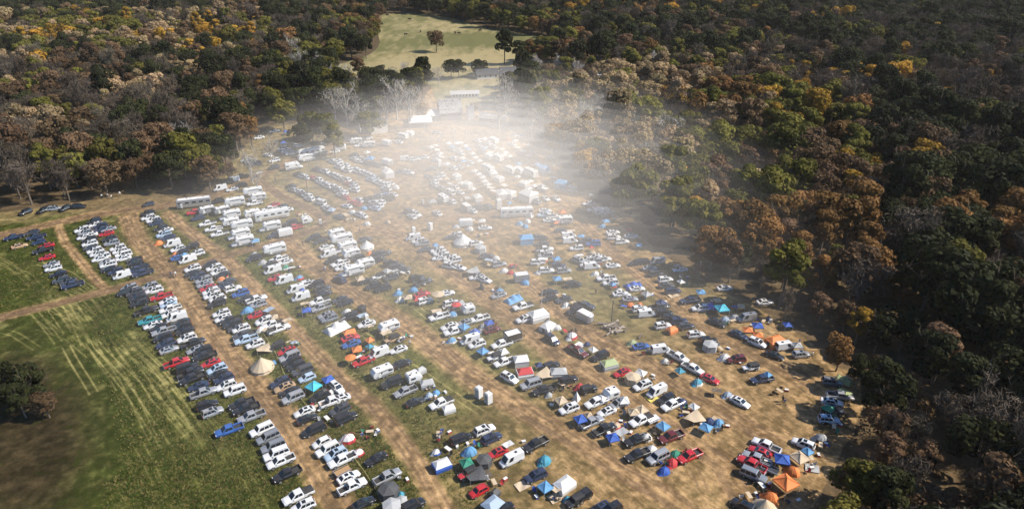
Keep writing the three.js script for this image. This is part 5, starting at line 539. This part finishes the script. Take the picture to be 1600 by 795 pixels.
// people: one continuous body each, meshed from a field of tapered capsules
function bodyGeo(joints, bones, res, size, cy, colour) {
  const mc = new MarchingCubes(res, std(1, 1, 1), false, false, 60000); mc.isolation = 0; const J = joints;
  for (let k = 0; k < res; k++) for (let j = 0; j < res; j++) for (let i = 0; i < res; i++) { const x = (i - res / 2) / (res / 2) * size, y = (j - res / 2) / (res / 2) * size + cy, z = (k - res / 2) / (res / 2) * size; let acc = 0; for (const [a, b, ra, rb] of bones) { const A = J[a], B = J[b], dx = B[0] - A[0], dy = B[1] - A[1], dz = B[2] - A[2], l = dx * dx + dy * dy + dz * dz || 1e-9, t = clamp(((x - A[0]) * dx + (y - A[1]) * dy + (z - A[2]) * dz) / l), d = Math.hypot(x - A[0] - dx * t, y - A[1] - dy * t, z - A[2] - dz * t) - mix(ra, rb, t); acc += Math.exp(-d * 45); } mc.field[k * res * res + j * res + i] = Math.log(acc + 1e-12) / 45; }
  mc.update(); const n = mc.count ?? mc.geometry.drawRange.count, pos = new Float32Array(n * 3), nor = new Float32Array(n * 3), col = new Float32Array(n * 3);
  for (let i = 0; i < n; i++) { const x = mc.positionArray[i * 3] * size, y = mc.positionArray[i * 3 + 1] * size + cy, z = mc.positionArray[i * 3 + 2] * size; pos.set([x, y, z], i * 3); nor.set([mc.normalArray[i * 3], mc.normalArray[i * 3 + 1], mc.normalArray[i * 3 + 2]], i * 3); col.set(colour(x, y, z), i * 3); }
  const g = new THREE.BufferGeometry(); g.setAttribute('position', new THREE.BufferAttribute(pos, 3)); g.setAttribute('normal', new THREE.BufferAttribute(nor, 3)); g.setAttribute('uv', new THREE.BufferAttribute(new Float32Array(n * 2), 2)); g.setAttribute('color', new THREE.BufferAttribute(col, 3)); return g;
}
function personGeo(walk, shirt, pants, hair) {
  const s = walk ? 1 : 0, J = { pel: [0, 0.98, 0], chest: [0, 1.34, 0.0], neck: [0, 1.5, 0], head: [0, 1.63, 0.02], crown: [0, 1.69, -0.01], sl: [-0.19, 1.43, 0], sr: [0.19, 1.43, 0], el: [-0.25, 1.15, -0.03 - 0.12 * s], er: [0.25, 1.15, -0.03 + 0.1 * s], wl: [-0.25, 0.92, 0.08 - 0.08 * s], wr: [0.25, 0.94, 0.08 + 0.22 * s], hl: [-0.1, 0.93, 0], hr: [0.1, 0.93, 0], kl: [-0.11, 0.5, 0.02 + 0.2 * s], kr: [0.11, 0.5, 0.02 - 0.1 * s], al: [-0.11, 0.09, 0 + 0.16 * s], ar: [0.11, 0.1, 0 - 0.36 * s], tl: [-0.12, 0.05, 0.17 + 0.16 * s], tr: [0.12, 0.05, 0.17 - 0.36 * s] };
  const bones = [['pel', 'chest', 0.135, 0.155], ['chest', 'neck', 0.12, 0.055], ['neck', 'head', 0.052, 0.07], ['head', 'crown', 0.088, 0.092], ['sl', 'sr', 0.07, 0.07], ['sl', 'el', 0.062, 0.046], ['el', 'wl', 0.044, 0.03], ['sr', 'er', 0.062, 0.046], ['er', 'wr', 0.044, 0.03], ['hl', 'hr', 0.1, 0.1], ['hl', 'kl', 0.095, 0.062], ['kl', 'al', 0.06, 0.042], ['al', 'tl', 0.045, 0.035], ['hr', 'kr', 0.095, 0.062], ['kr', 'ar', 0.06, 0.042], ['ar', 'tr', 0.045, 0.035]];
  for (const [w, sd] of [['wl', -1], ['wr', 1]]) { const [x, y, z] = J[w]; J[w + 'p'] = [x, y - 0.08, z + 0.02]; bones.push([w, w + 'p', 0.03, 0.032]); for (let f = 0; f < 4; f++) { J[w + f] = [x + sd * 0.004, y - [0.16, 0.175, 0.17, 0.15][f], z + 0.045 - f * 0.022]; bones.push([w + 'p', w + f, 0.011, 0.009]); } J[w + 't'] = [x - sd * 0.02, y - 0.1, z + 0.085]; bones.push([w + 'p', w + 't', 0.013, 0.01]); }
  J.nose = [0, 1.635, 0.115]; J.ear1 = [-0.095, 1.64, 0]; J.ear2 = [0.095, 1.64, 0]; bones.push(['head', 'nose', 0.03, 0.012], ['head', 'ear1', 0.02, 0.02], ['head', 'ear2', 0.02, 0.02]);
  return bodyGeo(J, bones, 72, 0.92, 0.88, (x, y, z) => y > 1.665 || (y > 1.56 && z < -0.02) ? hair : y > 1.49 ? (y > 1.645 && y < 1.665 && z > 0.07 && Math.abs(Math.abs(x) - 0.033) < 0.012 ? [0.03, 0.02, 0.02] : [0.42, 0.25, 0.18]) : Math.abs(x) > 0.2 && y < 0.97 ? [0.42, 0.25, 0.18] : y > 0.97 ? shirt : y > 0.1 ? pants : [0.04, 0.035, 0.03]);
}
{ const pm = new THREE.MeshStandardMaterial({ vertexColors: true, roughness: 0.85 }), kinds = [personGeo(1, [0.6, 0.6, 0.58], [0.03, 0.04, 0.07], [0.05, 0.03, 0.02]), personGeo(0, [0.02, 0.02, 0.025], [0.03, 0.03, 0.04], [0.04, 0.03, 0.02]), personGeo(1, [0.05, 0.1, 0.25], [0.06, 0.06, 0.07], [0.1, 0.06, 0.03])];
  const W = ['person in a pale shirt walking', 'person in dark clothes standing', 'person in a blue top walking'];
  for (const [k, px, py, t, where] of [[0, 693, 541, 1, 'along the wide dirt lane'], [1, 931, 459, 2, 'alone in the grass right of the dark suv'], [1, 473, 383, 1, 'on the sand left of the dark parked suv'], [1, 1223, 628, 2, 'in the bare field corner, further one'], [2, 1226, 632, 4, 'in the bare field corner, nearer one'], [1, 760.5, 417, 1, 'on the pale sand by the grey tents'], [0, 508, 423, 2, 'on the lane left of the silver camper'], [2, 507, 425, 4, 'on the lane left of the silver camper'], [0, 159, 310, 1, 'first of the group under the left trees'], [0, 168, 309, 3, 'second of the group under the left trees'], [0, 174, 311, 5, 'third of the group under the left trees'], [1, 179, 308, 2, 'among the group under the left trees'], [0, 187, 306, 1, 'last of the group under the left trees'], [2, 267, 432, 3, 'on the crossing of the dirt tracks'], [0, 274, 432, 1, 'on the crossing of the dirt tracks'], [1, 271, 434, 5, 'on the crossing of the dirt tracks'], [1, 562, 364, 2, 'on the sand above the white bell tent'], [1, 430, 283, 1, 'on the pale road above the campers'], [0, 509, 365, 2, 'by the curve of the dark track'], [2, 1249, 538, 1, 'under the grey canopy at the wood edge'], [0, 1269, 558, 4, 'by the dark wood edge'], [2, 630, 535, 1, 'beside the tan off-road car'], [0, 640, 540, 3, 'beside the tan awning'], [1, 1128, 673, 2, 'right of the royal blue canopy'], [2, 566, 685, 1, 'by the chairs near the red and white tent'], [0, 686, 690, 3, 'behind the black minivan'], [2, 689, 683, 1, 'behind the black minivan']]) { const p = at(px, py), m = mesh('person', kinds[k], pm); m.position.set(p.x, -0.01, p.z); m.rotation.y = t; add(m, 'person', `${W[k]} ${where}`, 'person', 'people about the field'); }
  const cowJ = { r: [0, 1.15, -0.75], s: [0, 1.15, 0.5], b: [0, 0.98, -0.1], n: [0, 1.2, 0.95], h: [0, 0.85, 1.25], m: [0, 0.6, 1.42], f1: [-0.2, 1, 0.5], f2: [0.2, 1, 0.5], k1: [-0.2, 0.5, 0.52], k2: [0.2, 0.5, 0.52], g1: [-0.2, 0.06, 0.5], g2: [0.2, 0.06, 0.5], r1: [-0.22, 1.02, -0.7], r2: [0.22, 1.02, -0.7], q1: [-0.22, 0.62, -0.6], q2: [0.22, 0.62, -0.6], c1: [-0.22, 0.48, -0.86], c2: [0.22, 0.48, -0.86], d1: [-0.22, 0.06, -0.78], d2: [0.22, 0.06, -0.78], e1: [-0.24, 0.98, 1.15], e2: [0.24, 0.98, 1.15], t0: [0, 1.2, -0.95], t1: [0, 0.5, -1.08] };
  const cow = bodyGeo(cowJ, [['r', 's', 0.3, 0.32], ['b', 's', 0.32, 0.3], ['s', 'n', 0.26, 0.17], ['n', 'h', 0.17, 0.13], ['h', 'm', 0.13, 0.09], ['f1', 'k1', 0.13, 0.08], ['k1', 'g1', 0.075, 0.06], ['f2', 'k2', 0.13, 0.08], ['k2', 'g2', 0.075, 0.06], ['r1', 'q1', 0.19, 0.12], ['q1', 'c1', 0.11, 0.075], ['c1', 'd1', 0.07, 0.06], ['r2', 'q2', 0.19, 0.12], ['q2', 'c2', 0.11, 0.075], ['c2', 'd2', 0.07, 0.06], ['h', 'e1', 0.05, 0.04], ['h', 'e2', 0.05, 0.04], ['r', 't0', 0.1, 0.04], ['t0', 't1', 0.03, 0.03]], 64, 1.6, 0.9, () => [0.018, 0.014, 0.012]);
  [[605, 25, 'black cow at the left top of the pasture'], [622, 22, 'black cow by the far edge of the pasture'], [640, 32, 'black cow right of the left woods on the pasture'], [657, 51, 'black cow beyond the lone pasture tree'], [634, 56, 'black cow left of the lone pasture tree'], [711, 53, 'left cow of the pair right of the lone tree'], [717, 54, 'right cow of the pair right of the lone tree'], [597, 39, 'black cow at the pasture edge by the left woods'], [750, 49, 'black cow near the right end of the pasture']].forEach(([px, py, label], i) => { const p = at(px, py), m = mesh('cow', cow, pm); m.position.set(p.x, 0.06, p.z); m.rotation.y = i * 1.7 + 1.2; m.scale.setScalar(1.25); add(m, 'cow', label, 'cow', 'cattle on the pasture'); }); }
// ---------------------------------------------------------------- pale sheets added for the bright glow over the camp, lit by the sun
{ const N = 256, mk = s => { const d = new Uint8Array(N * N * 4); for (let j = 0; j < N; j++) for (let i = 0; i < N; i++) { const u = i / N * 2 - 1, w = j / N * 2 - 1, n = fbm(i * 0.014 + s * 9, j * 0.014, 3, s), r = Math.hypot(u, w) * (0.9 + 0.2 * n), a = clamp((0.68 * Math.exp(-r * r * 9) + 0.32 * Math.exp(-r * r * 3.6)) * (1 - sm(0.55, 1, r)) * (0.75 + 0.5 * n)), o = (j * N + i) * 4; d[o] = d[o + 1] = d[o + 2] = a * 255; d[o + 3] = 255; } return dataTex(d, N, N); };
  const g = group('added_haze'), c = at(728, 256);
  for (let k = 0; k < 6; k++) { const h = 2.5 + k * 4, sx = 160 - k * 6, sz = 215 - k * 9, pg = new THREE.PlaneGeometry(2, 2, 48, 48).rotateX(-Math.PI / 2), p = pg.attributes.position; for (let i = 0; i < p.count; i++) { const x = p.getX(i), z = p.getZ(i); p.setY(i, h * (0.5 + 0.5 * Math.exp(-(x * x + z * z) * 1.6)) + 2 * (fbm(x * 2.2 + k * 3, z * 2.2, 3, 70 + k) - 0.5)); } p.needsUpdate = true; pg.scale(sx, 1, sz); pg.computeVertexNormals();
    const m = mesh('added_haze_layer', pg, new THREE.MeshPhysicalMaterial({ color: new THREE.Color().setRGB(1, 0.965, 0.9), roughness: 1, specularIntensity: 0, transmission: 0.08, thickness: 0, transparent: true, opacity: 0.125, alphaMap: mk(k + 3), depthWrite: false, side: THREE.DoubleSide }), g); m.position.set(c.x + k * 2.2, 0, c.z + k * 3.5); m.userData = { kind: 'stuff' }; }
  g.userData = { kind: 'stuff', label: 'thin pale sheets added as a bright glow over the crowded middle of the camp', category: 'added_haze' }; scene.add(g); }
renderer.render(scene, camera);
